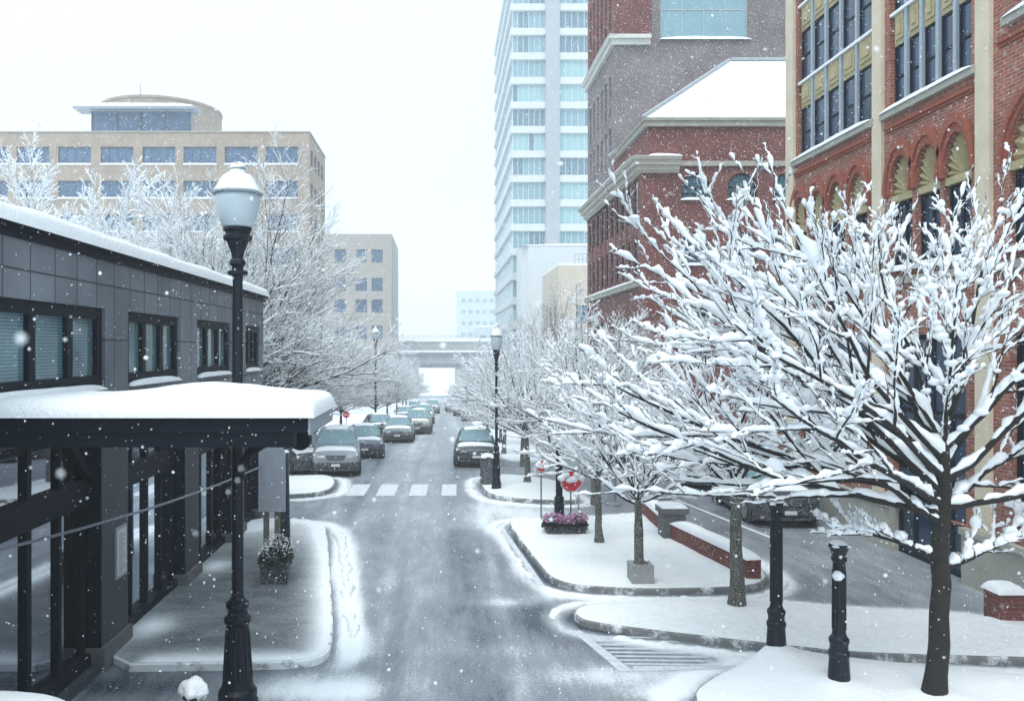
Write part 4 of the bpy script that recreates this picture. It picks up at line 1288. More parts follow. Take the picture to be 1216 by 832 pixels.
# ---------------------------------------------------------------- trees
def grow_tree(seed, trunk_h, trunk_r, limbs, ratios=(.55, .5, .45), counts=(8, 6, 4), steps=(7, 6, 5, 4), wig=.10, lift=.05, min_el=-.1, spread=(28, 52), tipr=.25, lean=(0, 0), first=.18, mint=.0035):
    """limbs: (z along trunk, azimuth deg, elevation deg, length). returns list of (level, pts, radii)"""
    rng = np.random.RandomState(seed)
    out = []
    n = 10
    t = np.linspace(0, 1, n)
    sway = np.cumsum(rng.normal(0, .02, (n, 2)), 0)
    tp = np.stack([lean[0] * t + sway[:, 0] * trunk_h * .3, lean[1] * t + sway[:, 1] * trunk_h * .3, trunk_h * t], 1)
    tp[:, :2] -= tp[0, :2]
    tr = trunk_r * (1 - .45 * t) * (1 + .28 * np.exp(-t * 18))
    out.append((0, tp, tr))
    def branch(p, d, L, r, lev):
        m = steps[lev - 1]
        seg = L / m
        pts = [p]; dirs = []
        for i in range(m):
            d = d + rng.normal(0, wig, 3) + np.array([0, 0, lift * (1.4 if lev > 1 else 1)])
            d = d / np.linalg.norm(d)
            if d[2] < min_el: d[2] = min_el; d = d / np.linalg.norm(d)
            dirs.append(d); p = p + d * seg; pts.append(p)
        pts = np.array(pts)
        tt = np.linspace(0, 1, m + 1)
        rad = r * (1 - (1 - tipr) * tt)
        out.append((lev, pts, rad))
        if lev > len(counts): return
        k = counts[lev - 1]
        az = rng.uniform(0, 2 * math.pi)
        for c in range(k):
            s = first + (1 - first) * (c + rng.uniform(.2, .8)) / k
            i = min(m - 1, int(s * m)); f = s * m - i
            q = pts[i] * (1 - f) + pts[i + 1] * f
            dd = dirs[i]
            az += 2.4 + rng.normal(0, .4)
            ref = np.array([0, 0, 1.0]) if abs(dd[2]) < .9 else np.array([1.0, 0, 0])
            sx = np.cross(dd, ref); sx /= np.linalg.norm(sx)
            ux = np.cross(sx, dd)
            a = math.radians(rng.uniform(*spread))
            side = math.cos(az) * sx + .75 * math.sin(az) * ux
            side /= np.linalg.norm(side)
            nd = math.cos(a) * dd + math.sin(a) * side
            branch(q, nd, L * ratios[lev - 1] * (1.15 - .75 * s) * rng.uniform(.75, 1.25), max(mint, r * (1 - (1 - tipr) * s) * .62), lev + 1)
    for z, a, e, L in limbs:
        s = min(z / trunk_h, .999); i = min(n - 2, int(s * (n - 1))); f = s * (n - 1) - i
        q = tp[i] * (1 - f) + tp[i + 1] * f
        r0 = trunk_r * (1 - .45 * s)
        a, e = math.radians(a), math.radians(e)
        branch(q, np.array([math.cos(e) * math.cos(a), math.cos(e) * math.sin(a), math.sin(e)]), L, r0 * min(.54, .26 + .062 * L), 1)
    return out

def snow_tubes(br, thick, seed, minlev=1, steep=.9, fine=3, gap=.18, sides=6, up=1.0, bias=(0.0, 0.0)):
    rng = np.random.RandomState(seed)
    out = []
    for lev, p, r in br:
        if lev < minlev: continue
        n = len(r)
        m = (n - 1) * fine + 1
        t = np.linspace(0, n - 1, m); i = np.minimum(t.astype(int), n - 2); f = (t - i)[:, None]
        P = p[i] * (1 - f) + p[i + 1] * f
        R = r[i] * (1 - f[:, 0]) + r[i + 1] * f[:, 0]
        d = p[i + 1] - p[i]; d = d / (np.linalg.norm(d, axis=1, keepdims=True) + 1e-9)
        hz = np.sqrt(np.clip(1 - d[:, 2] ** 2, 0, 1))
        k = np.clip((hz - (1 - steep)) / .55, 0, 1)
        nz = rng.uniform(.30, 1.5, m)
        nz = np.convolve(np.pad(nz, 1, mode='edge'), [.22, .56, .22], 'valid')
        # drifts of uneven length along the branch, with bare stretches between them
        ph = rng.uniform(0, 6.28, 3)
        s_ = np.arange(m)
        slow = np.sin(s_ * rng.uniform(.25, .8) + ph[0]) + .6 * np.sin(s_ * rng.uniform(.9, 1.9) + ph[1])
        nz = nz * np.clip(.92 + .34 * slow, .25, 1.5)
        nz = np.where(slow < -1.5 + 2.0 * gap, nz * rng.uniform(.05, .5, m), nz)
        T = thick[min(lev, len(thick) - 1)]
        rs = T * nz * k * rng.uniform(.8, 1.2)
        rs[0] *= .5; rs[-1] *= .45
        rs = np.maximum(rs, 0)
        Q = P.copy()
        Q[:, 2] += (R * .7 + rs * .92) * np.where(rs > .2 * T, 1, .2) * up
        Q[:, 0] += bias[0] * rs; Q[:, 1] += bias[1] * rs
        rs = np.where(rs < .12 * T, R * .5, rs)
        out.append((Q, rs))
    return out

def jitter(v, amp, freq):
    """lumpy deformation, cheap sine noise"""
    a = np.sin(v[:, 0] * freq + 1.3 * np.sin(v[:, 1] * freq * .7)) * np.cos(v[:, 2] * freq * 1.1 + v[:, 1] * freq * .6)
    b = np.sin(v[:, 1] * freq * 1.2 + 1.7 * np.sin(v[:, 2] * freq * .8)) * np.cos(v[:, 0] * freq * .9)
    c = np.sin(v[:, 2] * freq + 1.1 * np.sin(v[:, 0] * freq * .9)) * np.cos(v[:, 1] * freq)
    return v + amp * np.stack([a, b, c], 1)

def make_tree(name, label, loc, br, bark, snow_t, seed, group=None, sides=(8, 6, 5, 4, 3), rz=0, cat='tree', fine=3, clumps=0, clump_r=.06, ssides=6, gap=.18, steep=.9, far=False, rough=0, clump_z=0.0):
    t = thing(name, label, cat, loc, rz, group)
    tv, tq = tubes([(p, r) for l, p, r in br if l == 0], 12)
    if not far: tv = jitter(tv, .008, 23)
    mesh_np('trunk', tv, tq, M[bark[0]], t)
    V, Q, off = [], [], 0
    for lev in range(1, 6):
        s = [(p, r) for l, p, r in br if l == lev]
        if not s: continue
        v, q = tubes(s, sides[min(lev, len(sides) - 1)])
        V.append(v); Q.append(q + off); off += len(v)
    cr = mesh_np('crown', np.concatenate(V), np.concatenate(Q), M[bark[1]], t)
    st = snow_tubes(br, snow_t, seed, fine=fine, gap=gap, steep=steep)
    v, q = tubes(st, ssides)
    if rough: v = jitter(v, rough, 31)
    parts_v, parts_q, off = [v], [q], len(v)
    if clumps:
        rng = np.random.RandomState(seed + 9)
        bmx = bmesh.new(); bmesh.ops.create_icosphere(bmx, subdivisions=2, radius=1)
        iv = np.array([x.co[:] for x in bmx.verts]); it = np.array([[w.index for w in f.verts] for f in bmx.faces]); bmx.free()
        cand = [(p, r) for l, p, r in br if 1 <= l <= 2]
        W_ = np.array([len(p) * (1.0 if l > 1 else 1.6) for l, p, r in br if 1 <= l <= 2], float); W_ /= W_.sum()
        ch = rng.choice(len(cand), clumps, p=W_)
        tv_, tt_ = [], []; o2 = 0
        for c in ch:
            p, r = cand[c]
            i = rng.randint(0, max(1, int((len(p) - 1) * .8))); f = rng.uniform()
            pos = p[i] * (1 - f) + p[i + 1] * f
            d = p[i + 1] - p[i]; d = d / (np.linalg.norm(d) + 1e-9)
            R = clump_r * rng.uniform(.55, 1.5)
            if pos[2] < clump_z: R *= .35
            el = np.array([1 + .8 * abs(d[0]), 1 + .8 * abs(d[1]), .75])
            vv = jitter(iv * R * el, R * .18, 1.9 / R) + pos + np.array([0, 0, R * .35 + r[i]])
            tv_.append(vv); tt_.append(it + o2); o2 += len(iv)
        cv, ct = np.concatenate(tv_), np.concatenate(tt_)
        mesh_np('snow_load', np.concatenate([v, cv]), q, M['snow_tree'], cr, t=ct + len(v))
    else:
        mesh_np('snow_load', v, q, M['snow_tree'], cr)
    return t

def place(t, loc, label, rz=0, sc=1.0, group=None, scz=None):
    c = copy_tree(t)
    c.location = loc; c.rotation_euler = (0, 0, rz); c.scale = (sc, sc, scz or sc)
    c['label'] = label
    if group: c['group'] = group
    return c

rg = random.Random(11)
# --- the big foreground tree
limbs = [(1.75, 10, 16, 1.5), (1.9, 165, 20, 1.35), (2.35, 190, 30, 2.9), (2.55, 20, 28, 2.8)]
for z, a, e, L in ((2.70, 174, 20, 4.7), (2.8, 168, 32, 4.5), (2.95, 205, 34, 4.3), (3.05, 150, 38, 4.2), (3.2, 182, 44, 4.1), (2.9, 350, 30, 4.2), (3.1, 25, 40, 4.0), (3.3, 320, 46, 3.4), (3.25, 90, 42, 3.8), (3.3, 120, 52, 3.8), (3.35, 260, 50, 2.4), (3.4, 60, 58, 3.4), (3.4, 198, 60, 3.1), (3.45, 160, 70, 2.9), (2.5, 182, 12, 4.6), (2.6, 160, 16, 4.0), (2.6, 200, 20, 3.8), (2.55, 345, 14, 3.8), (2.9, 120, 30, 4.0), (2.75, 188, 36, 4.6), (3.0, 168, 24, 4.9), (3.5, 0, 72, 3.2), (3.5, 290, 68, 2.6)):
    limbs.append((z, a, e, L))
br = grow_tree(21, 3.55, .138, limbs, ratios=(.62, .46, .5), counts=(8, 4, 2), mint=.0055, steps=(10, 8, 5, 4), wig=.065, lift=.022, spread=(18, 42))
make_tree('bare_tree', 'big bare tree heaped with snow nearest the camera, growing on the front island', (6.42, 11.0, .16), br, ('bark_hero', 'bark_dark'), (.0, .054, .038, .022, .004), 5,
          clumps=300, clump_r=.042, fine=4, gap=.40, clump_z=2.55, rough=.012, group=None)
# --- medium trees on the islands
def mid(seed, H, R, n=13, e0=22, e1=72, Lk=1.0, az0=0, trunk_h=2.1, counts=(7, 4, 4), **kw):
    r = random.Random(seed)
    lm = []
    for k in range(n):
        f = k / (n - 1)
        lm.append((trunk_h * (.84 + .15 * f), az0 + k * 137.5 + r.uniform(-15, 15), e0 + (e1 - e0) * f + r.uniform(-5, 5), H * (.62 + .22 * f) * r.uniform(.85, 1.1) * Lk))
    return grow_tree(seed, trunk_h, R, lm, ratios=(.6, .48, .48), counts=counts, steps=(8, 6, 4, 3), wig=.08, lift=.03, spread=(20, 44), **kw)
br2 = mid(31, 3.6, .135, 13, 15, 70, trunk_h=2.35)
make_tree('bare_tree', 'bare tree with a mossy trunk standing on the long narrow island', (5.32, 15.2, .17), br2, ('bark_moss', 'bark_dark'), (0, .042, .032, .021, .004), 6, clumps=260, clump_r=.042, gap=.30, rough=.008)
br3 = mid(33, 3.1, .115, 12, 18, 68, trunk_h=1.75, az0=60)
t3 = make_tree('bare_tree', 'bare tree whose trunk rises from a square concrete block', (3.96, 16.85, .17), br3, ('bark_moss', 'bark_dark'), (0, .037, .028, .019, .004), 7, clumps=180, clump_r=.04, gap=.30, rough=.008)
br4 = mid(35, 3.0, .10, 12, 14, 68, trunk_h=1.75, az0=200)
make_tree('bare_tree', 'slim bare tree between the flower box and the brick wall', (3.75, 20.1, .17), br4, ('bark_moss', 'bark_dark'), (0, .035, .027, .018, .004), 8, clumps=120, clump_r=.04, gap=.30)

# --- fine-twigged street trees farther off: three kinds, copied
def fine_tree(seed, H, R, trunk_h, n, e0, e1, thick, Lk=1.0, counts=(9, 7, 5), bark='bark_far', lift=.03, gap=.25, ssides=4):
    r = random.Random(seed); lm = []
    for k in range(n):
        f = k / (n - 1)
        lm.append((trunk_h * (.8 + .19 * f), k * 137.5 + r.uniform(-15, 15), e0 + (e1 - e0) * f + r.uniform(-4, 4), H * (.58 + .20 * f) * r.uniform(.85, 1.1) * Lk))
    return grow_tree(seed, trunk_h, R, lm, ratios=(.58, .5, .45), counts=counts, steps=(7, 5, 4, 3), wig=.09, lift=lift, spread=(22, 46), tipr=.2)
A = fine_tree(51, 4.2, .11, 1.9, 14, 10, 72, .02)
tA = make_tree('street_tree', 'snowy street tree on the small island by the bin', (2.95, 29.2, .16), A, ('bark_moss', 'bark_far'), (0, .028, .022, .017, .012), 9, group='snowy street trees', sides=(8, 5, 4, 3, 3), fine=2, ssides=4, far=True, gap=.40)
B = fine_tree(53, 5.2, .13, 2.1, 15, 15, 76, .02)
tB = make_tree('street_tree', 'dense snowy street tree behind the stop sign', (4.7, 25.8, -.02), B, ('bark_moss', 'bark_far'), (0, .030, .023, .017, .012), 10, group='snowy street trees', sides=(8, 5, 4, 3, 3), fine=2, ssides=4, far=True, gap=.40)
U = fine_tree(57, 7.0, .12, 2.2, 13, 48, 82, .01, lift=.06)
tU = make_tree('upright_tree', 'upright brown twigged tree in front of the beige building', (5.5, 43.5, gz(43.5)), U, ('bark_brown', 'bark_brown'), (0, .016, .012, .010, .008), 12, group=None, sides=(8, 5, 4, 3, 3), fine=2, ssides=3, far=True, gap=.5)
Lb = fine_tree(61, 10.4, .21, 2.8, 20, 22, 80, .02, counts=(14, 10, 6), lift=.03)
tL = make_tree('street_tree', 'large spreading bare tree at the end of the grey building', (-7.9, 33.0, gz(33)), Lb, ('bark_far', 'bark_far'), (0, .026, .019, .014, .009), 13, group='snowy trees along the left kerb', sides=(8, 5, 4, 3, 3), fine=2, ssides=4, far=True, gap=.48)
SN = fine_tree(67, 12.0, .22, 3.2, 16, 8, 74, .05, counts=(14, 11, 6), lift=.02)
tS = make_tree('snowy_tree', 'tree white with snow above the grey roof, farther left of the pair', (-18.2, 41, gz(41)), SN, ('bark_far', 'bark_far'), (0, .055, .042, .032, .024), 14, group=None, sides=(8, 5, 4, 3, 3), fine=2, ssides=5, far=True, gap=.12)
place(tS, (-14.6, 40, gz(40)), 'tree white with snow above the grey roof, nearer the lamp', 2.1, .86)
sp = [(3.3, 34.5, 'A', .95), (3.0, 41, 'B', .85), (3.4, 49, 'A', .95), (3.1, 58, 'B', .85), (3.5, 70, 'A', .95), (3.6, 84, 'B', .9), (3.8, 100, 'A', 1.0), (3.8, 120, 'B', .95), (4.2, 140, 'A', 1.0)]
desc = ['beside the oncoming dark car', 'behind the tree beside the dark car', 'halfway along the right kerb', 'past the middle of the right kerb', 'well down the right kerb', 'near the far parked cars on the right', 'second before the overpass on the right', 'next to the overpass on the right', 'under the overpass edge on the right']
for k, (x, y, kind, s) in enumerate(sp):
    place(tA if kind == 'A' else tB, (x, y, gz(y)), 'snowy street tree ' + desc[k], rg.uniform(0, 6.28), s, 'snowy street trees')
for k, (x, y, s, d) in enumerate([(8.3, 33, .72, 'at the left edge of the orange brick building'), (8.0, 47, .85, 'beside the street side of the red brick hall'), (7.0, 38.5, .75, 'in front of the corner of the red brick hall')]):
    place(tB if k % 2 else tA, (x, y, gz(y)), 'snowy tree ' + d, rg.uniform(0, 6.28), s, 'snowy street trees')
place(tU, (8.4, 39.2, gz(39)), 'upright thin tree against the red brick hall front', 1.0, .82)
lp = [(-8.0, 41, .80), (-7.6, 50, .74), (-7.2, 60, .72), (-5.7, 72, .70), (-5.6, 86, .72), (-5.5, 102, .75), (-5.6, 120, .78), (-6.0, 140, .8)]
dl = ['directly behind the large spreading one', 'level with the second dark car', 'beyond the red sign', 'halfway down the left kerb', 'past the middle of the left kerb', 'third before the overpass on the left', 'second before the overpass on the left', 'beside the overpass on the left']
for k, (x, y, s) in enumerate(lp):
    place(tL, (x, y, gz(y)), 'snowy bare tree ' + dl[k], rg.uniform(0, 6.28), .82 * s * rg.uniform(.95, 1.05), 'snowy trees along the left kerb')
for k, (x, y, s, d) in enumerate([(-10.5, 37, .8, 'between the grey building and the office block'), (-11.5, 48, .75, 'below the office block corner'), (-9.6, 58, .75, 'in front of the tan apartment block')]):
    place(tL, (x, y, gz(y)), 'snowy bare tree ' + d, rg.uniform(0, 6.28), s, 'snowy trees along the left kerb')
# ---------------------------------------------------------------- street lamps and posts
def street_lamp(label, loc, H=7.3, sc=1.0, cap=True, group='globe street lamps'):
    t = thing('street_lamp', label, 'street lamp', loc, 0, group)
    k = 1.0
    zc = H - 1.42                      # collar under the globe
    bm = bmesh.new()
    prof = [(.275,0),(.275,.05),(.24,.08),(.262,.13),(.255,.19),(.215,.24),(.20,.34),(.165,.72),(.15,1.02),(.155,1.08),(.182,1.12),(.182,1.17),(.135,1.21),(.13,1.27),(.155,1.32),(.155,1.37),(.10,1.42),(.080,1.47),(.078,2.2)]
    prof += [(.070, zc - .6), (.066, zc - .22), (.07, zc - .12), (.135, zc - .10), (.135, zc - .06), (.075, zc - .03), (.075, zc + .0), (.11, zc + .04), (.105, zc + .08), (.075, zc + .12), (.09, zc + .2), (.145, zc + .34), (.19, zc + .37), (.195, zc + .41), (.165, zc + .44), (.168, zc + .47), (.19, zc + .49), (.19, zc + .53)]
    lathe(bm, [(r * sc, z) for r, z in prof], n=20)
    for i in range(10):   # flutes on the base
        a = i * math.pi / 5
        bar(bm, (.185 * math.cos(a) * sc, .185 * math.sin(a) * sc, .36), (.145 * math.cos(a) * sc, .145 * math.sin(a) * sc, 1.0), .035)
    part('pole', bm, M['black'], t, smooth=False)
    bm = bmesh.new()
    lathe(bm, [(r * sc, zc + z) for r, z in ((.18,.531),(.205,.56),(.25,.66),(.284,.78),(.302,.90),(.306,.97))], n=28)
    part('globe', bm, M['globe'], t, smooth=True)
    bm = bmesh.new()
    lathe(bm, [(r * sc, zc + z) for r, z in ((.335,.975),(.335,1.0),(.30,1.03),(.25,1.10),(.225,1.16),(.17,1.22),(.14,1.235),(.14,1.26),(.085,1.275),(.08,1.29),(.10,1.31),(.10,1.35),(.06,1.40),(.015,1.42))], n=28)
    c = part('cap', bm, M['lampcap'], t, smooth=True)
    bm = bmesh.new()
    lathe(bm, [(r * sc, zc + z) for r, z in ((.322,1.006),(.318,1.025),(.262,1.095),(.234,1.165),(.18,1.232),(.148,1.25),(.095,1.29),(.102,1.36),(.06,1.41),(.01,1.425))], n=28)
    for v in bm.verts:
        v.co.z += .02 * mnoise.noise(v.co * 6) ; v.co.x *= 1 + .02 * mnoise.noise(v.co * 9); 
    part('cap_snow', bm, M['snow'], c, smooth=True)
    return t
M['lampcap'] = pm('lamp_cap', (.25, .29, .33), .4)
lampA = street_lamp('black street lamp with a frosted snow capped globe, in front of the grey building', (-2.76, 11.37, 0), 7.31)
street_lamp('slim street lamp with a pale lit looking globe beside the litter bin', (1.80, 27.9, .15), 5.47, .62)
street_lamp('far dark street lamp among the trees on the left kerb', (-4.58, 58, gz(58)), 7.4, .85)

def short_post(label, loc, H, cap_snow=True):
    t = thing('lamp_post', label, 'lamp post', loc, 0, 'black iron posts on the islands')
    prof = [(.21,0),(.205,.08),(.17,.14),(.15,.42),(.165,.46),(.165,.50),(.14,.53),(.138,.60),(.155,.64),(.155,.68),(.115,.72),(.10,.78),(.098, H-.34),(.092,H-.26),(.12,H-.22),(.12,H-.18),(.10,H-.16),(.145,H-.06),(.16,H-.04),(.16,H)]
    bm = bmesh.new(); lathe(bm, [(r * .85, z) for r, z in prof], n=20)
    for i in range(12):
        a = i * math.pi / 6
        bar(bm, (.083 * math.cos(a), .083 * math.sin(a), .8), (.080 * math.cos(a), .080 * math.sin(a), H - .36), .016)
    part('pole', bm, M['black'], t)
    v, q = snow_lump(-.125, .125, -.125, .125, H, .05, (12, 12), H, .2, 2)
    mesh_np('cap_snow', v, q, M['snow'], t)
    if 'lump' not in label: return t
    bm = bmesh.new(); blob(bm, (-.05, -.08, H - .42), .075, 3, 2, .9)
    part('clinging_snow', bm, M['snow'], t, smooth=True)
    return t
short_post('dark iron post with a flared foot right behind the pink flower box', (3.10, 22.3, .16), 2.3)
short_post('black iron post standing in a snow mound, left of the pair under the tree', (5.0, 12.6, .2), 2.3)
short_post('black iron post with a white snow lump below its collar, right of the pair', (5.42, 11.5, .16), 1.97)

# ---------------------------------------------------------------- low brick wall with its pier
def wall_run(bm, pts, w, z0, z1):
    for a, b in zip(pts[:-1], pts[1:]):
        bar(bm, (a[0], a[1], (z0 + z1) / 2), (b[0], b[1], (z0 + z1) / 2), w, z1 - z0)
t = thing('brick_wall', 'low red brick wall with snow along its top edging the island', 'wall', (0, 0, 0))
p0, p1, p2 = (5.78, 24.6), (5.66, 20.75), (6.30, 17.0)
def along(a, b, s): return (a[0] + (b[0] - a[0]) * s, a[1] + (b[1] - a[1]) * s)
for a, b in ((p0, along(p0, p1, .93)), (along(p1, p2, .07), p2)):
    bm = bmesh.new(); wall_run(bm, [a, b], .30, -.02, .56)
    part('wall', bm, M['brick_red'], t)
    d = Vector((b[0] - a[0], b[1] - a[1])); L = d.length; ang = math.atan2(d.y, d.x)
    v, q = snow_lump(-.03, L + .03, -.18, .18, .558, .12, (50, 8), a[0], .15, 4)
    c, s = math.cos(ang), math.sin(ang)
    v = np.stack([a[0] + v[:, 0] * c - v[:, 1] * s, a[1] + v[:, 0] * s + v[:, 1] * c, v[:, 2]], 1)
    mesh_np('wall_snow', v, q, M['snow'], t)
bm = bmesh.new(); box(bm, 5.66 - .27, 5.66 + .27, 20.75 - .27, 20.75 + .27, -.02, .76); box(bm, 5.66 - .33, 5.66 + .33, 20.75 - .33, 20.75 + .33, .761, .90)
pp = part('pier', bm, M['stone_dark' if 'stone_dark' in M else 'dark_stone'], t)
v, q = snow_lump(5.33, 5.99, 20.42, 21.08, .90, .10, (12, 12), 3); mesh_np('pier_snow', v, q, M['snow'], pp)
# concrete block round the tree
t = thing('concrete_block', 'square concrete block round the foot of a tree on the island', 'block', (3.96, 16.82, .17))
bm = bmesh.new()
for x0, x1, y0, y1 in ((-.22, .22, -.22, -.13), (-.22, .22, .13, .22), (-.22, -.13, -.129, .129), (.13, .22, -.129, .129)): box(bm, x0, x1, y0, y1, -.03, .34)
part('block', bm, M['concrete'], t)
bm = bmesh.new(); blob(bm, (0, 0, .30), .17, 2, 2, .5); part('soil', bm, M['bark_moss'], t, smooth=True)

# ---------------------------------------------------------------- planters
def leafy(bm, cx, cy, z0, rx, ry, rz, n, size, seed, flat=0):
    r = random.Random(seed)
    for _ in range(n):
        while True:
            x, y, z = r.uniform(-1, 1), r.uniform(-1, 1), r.uniform(0, 1)
            q = x*x + y*y + z*z
            if .45 < q < 1: break
        p = Vector((cx + x * rx, cy + y * ry, z0 + z * rz))
        a = Vector((r.uniform(-1, 1), r.uniform(-1, 1), r.uniform(-.6, .6))).normalized() * size * r.uniform(.6, 1.3)
        b = a.cross(Vector((r.uniform(-1, 1), r.uniform(-1, 1), r.uniform(-1, 1)))).normalized() * size * .55
        bm.faces.new([bm.verts.new(p + a), bm.verts.new(p + b), bm.verts.new(p - a), bm.verts.new(p - b)])
def planter(name, label, loc, w, d, h, rz, box_m, bush, flowers, seed, bumps):
    t = thing(name, label, 'planter', loc, rz)
    bm = bmesh.new()
    b0 = [(-w/2*.93, -d/2*.93), (w/2*.93, -d/2*.93), (w/2*.93, d/2*.93), (-w/2*.93, d/2*.93)]
    a = [bm.verts.new((x, y, 0)) for x, y in b0]; b = [bm.verts.new((x / .93, y / .93, h)) for x, y in b0]
    bm.faces.new(a[::-1])
    for k in range(4): bm.faces.new((a[k], a[(k+1) % 4], b[(k+1) % 4], b[k]))
    bm.faces.new(b)
    box(bm, -w/2 - .02, w/2 + .02, -d/2 - .02, d/2 + .02, h - .06, h - .001)
    part('box', bm, M[box_m], t)
    bm = bmesh.new()
    for cx, cy, r_, hh in bumps: leafy(bm, cx, cy, h - .06, r_, min(r_, d * .62), hh, 1500, .035, seed)
    tag(part('shrub', bm, M['leaf'], t, recalc=False), kind='stuff')
    bm = bmesh.new()
    for cx, cy, r_, hh in bumps: leafy(bm, cx, cy, h + hh * .35, r_ * 1.02, min(r_, d * .62) * 1.02, hh * .72, 230, .020, seed + 2)
    tag(part('shrub_snow', bm, M['snow'], t, recalc=False), kind='stuff')
    if flowers:
        bm = bmesh.new()
        for cx, cy, r_, hh in bumps: leafy(bm, cx, cy, h + hh * .40, r_ * 1.04, min(r_, d * .62) * 1.05, hh * .68, 330, .028, seed + 4)
        tag(part('flowers', bm, M['flower'], t, recalc=False), kind='stuff')
    return t
planter('planter', 'black planter box with a snow dusted shrub on the swept sidewalk', (-3.36, 17.0, .14), .56, .86, .42, .12, 'planter', True, False, 3, [(0, -.2, .34, .36), (.03, .2, .32, .42)])
planter('flower_planter', 'dark oval planter of pink flowers dusted with snow near the stop sign', (3.10, 21.2, .17), 1.02, .5, .18, 0, 'planter', True, True, 5, [(-.3, 0, .3, .3), (.28, 0, .3, .3), (0, 0, .3, .22)])

# ---------------------------------------------------------------- litter bin
t = thing('litter_bin', 'dark ribbed litter bin with snow on its lid at the kerb island', 'bin', (1.57, 28.9, .15))
bm = bmesh.new(); lathe(bm, [(.24, 0), (.25, .04), (.25, .86), (.265, .87), (.265, .93), (.2, .95)], n=24)
for k in range(24):
    a = 2 * math.pi * k / 24
    bar(bm, (.255 * math.cos(a), .255 * math.sin(a), .06), (.255 * math.cos(a), .255 * math.sin(a), .86), .03, .02)
part('body', bm, M['bin'], t)
v, q = snow_lump(-.25, .25, -.25, .25, .93, .12, (12, 12), 5, .2, 2); mesh_np('lid_snow', v, q, M['snow'], t)

# ---------------------------------------------------------------- signs
def octa(bm, r, y0, y1, cz, n=8):
    pts = [(r * math.cos(math.pi / 8 + k * 2 * math.pi / n), cz + r * math.sin(math.pi / 8 + k * 2 * math.pi / n)) for k in range(n)]
    a = [bm.verts.new((x, y0, z)) for x, z in pts]; b = [bm.verts.new((x, y1, z)) for x, z in pts]
    bm.faces.new(a); bm.faces.new(b[::-1])
    for k in range(n): bm.faces.new((a[k], b[k], b[(k+1) % n], a[(k+1) % n]))
def red_sign(label, loc, h, r, rz, white=False, snow=True):
    t = thing('road_sign', label, 'road sign', loc, rz)
    bm = bmesh.new(); bar(bm, (0, .03, -.02), (0, .03, h + r * .9), .03)
    part('post', bm, M['steel_dark'], t)
    bm = bmesh.new(); octa(bm, r, -.012, -.004, h); p = part('panel', bm, M['trimwhite'], t)
    bm = bmesh.new(); octa(bm, r * .92, -.016, -.0125, h); part('face', bm, M['red'], p)
    if white:
        bm = bmesh.new(); box(bm, -r * .6, r * .6, -.020, -.0165, h - r * .16, h + r * .16); part('bar', bm, M['trimwhite'], p)
    if snow:
        bm = bmesh.new()
        for k in range(6): blob(bm, (-r * .85 + k * r * .34, -.03, h + r * (.30 + .28 * math.sin(k * 1.9))), r * .36, k, 2, .8)
        part('sign_snow', bm, M['snow'], p, smooth=True)
    return t
red_sign('red octagonal sign half plastered with snow hanging among the branches', (3.30, 21.55, .15), 1.25, .30, .12)
red_sign('small red and white sign on a thin post at the small kerb island', (2.74, 23.2, 0.0), 1.55, .17, .3, white=True)
red_sign('tiny red sign on a thin post far off beneath the left trees', (-5.35, 47, gz(47)), 1.7, .2, 0, white=True, snow=False)
t = thing('sign_board', 'grey rounded sign board seen from behind on two timber posts beside the planter', 'sign', (-3.68, 18.2, .14), 0)
bm = bmesh.new()
w, z0, z1 = .29, 1.12, 2.55
pts = [(-w, z0), (w, z0), (w, z1 - .2)] + [(w - .2 + .2 * math.cos(a), z1 - .2 + .2 * math.sin(a)) for a in np.linspace(.2, math.pi / 2, 5)] + [(-w + .2 - .2 * math.sin(a), z1 - .2 + .2 * math.cos(a)) for a in np.linspace(0, math.pi / 2 - .2, 5)] + [(-w, z1 - .2)]
a = [bm.verts.new((x, 0, z)) for x, z in pts]; b = [bm.verts.new((x, .05, z)) for x, z in pts]
bm.faces.new(a); bm.faces.new(b[::-1])
for k in range(len(pts)): bm.faces.new((a[k], b[k], b[(k+1) % len(pts)], a[(k+1) % len(pts)]))
part('board', bm, M['signgrey'], t)
for x in (-.14, .10):
    bm = bmesh.new(); box(bm, x - .055, x + .055, .052, .15, -.02, 2.2); part('post', bm, M['wood'], t)
t = thing('dark_sign', 'narrow dark sign panel standing just beyond the grey sign board', 'sign', (-3.58, 19.0, .14), 0)
bm = bmesh.new(); prism(bm, [(-.06, 0), (.10, 0), (.10, .1), (-.06, .1)], -.02, 2.3)
for v in bm.verts:
    if v.co.z < .5: v.co.x *= 1.5
part('panel', bm, M['plastic'], t)
bm = bmesh.new(); blob(bm, (.02, .05, 2.31), .10, 3, 2, .45); part('top_snow', bm, M['snow'], t, smooth=True)

# cable from the sign board to the near pier
pts = []
A0, B0 = Vector((-3.9, 18.15, 2.25)), Vector((-5.2, 8.3, 2.62))
for k in range(25):
    s = k / 24; p = A0.lerp(B0, s); p.z -= .28 * 4 * s * (1 - s) * .5
    pts.append(p[:])
vv, qq = tubes([(np.array(pts), np.full(25, .02))], 8)
tag(mesh_np('cable', vv, qq, M['cable']), 'thick grey cable slung from the sign board past the shop windows', 'cable')

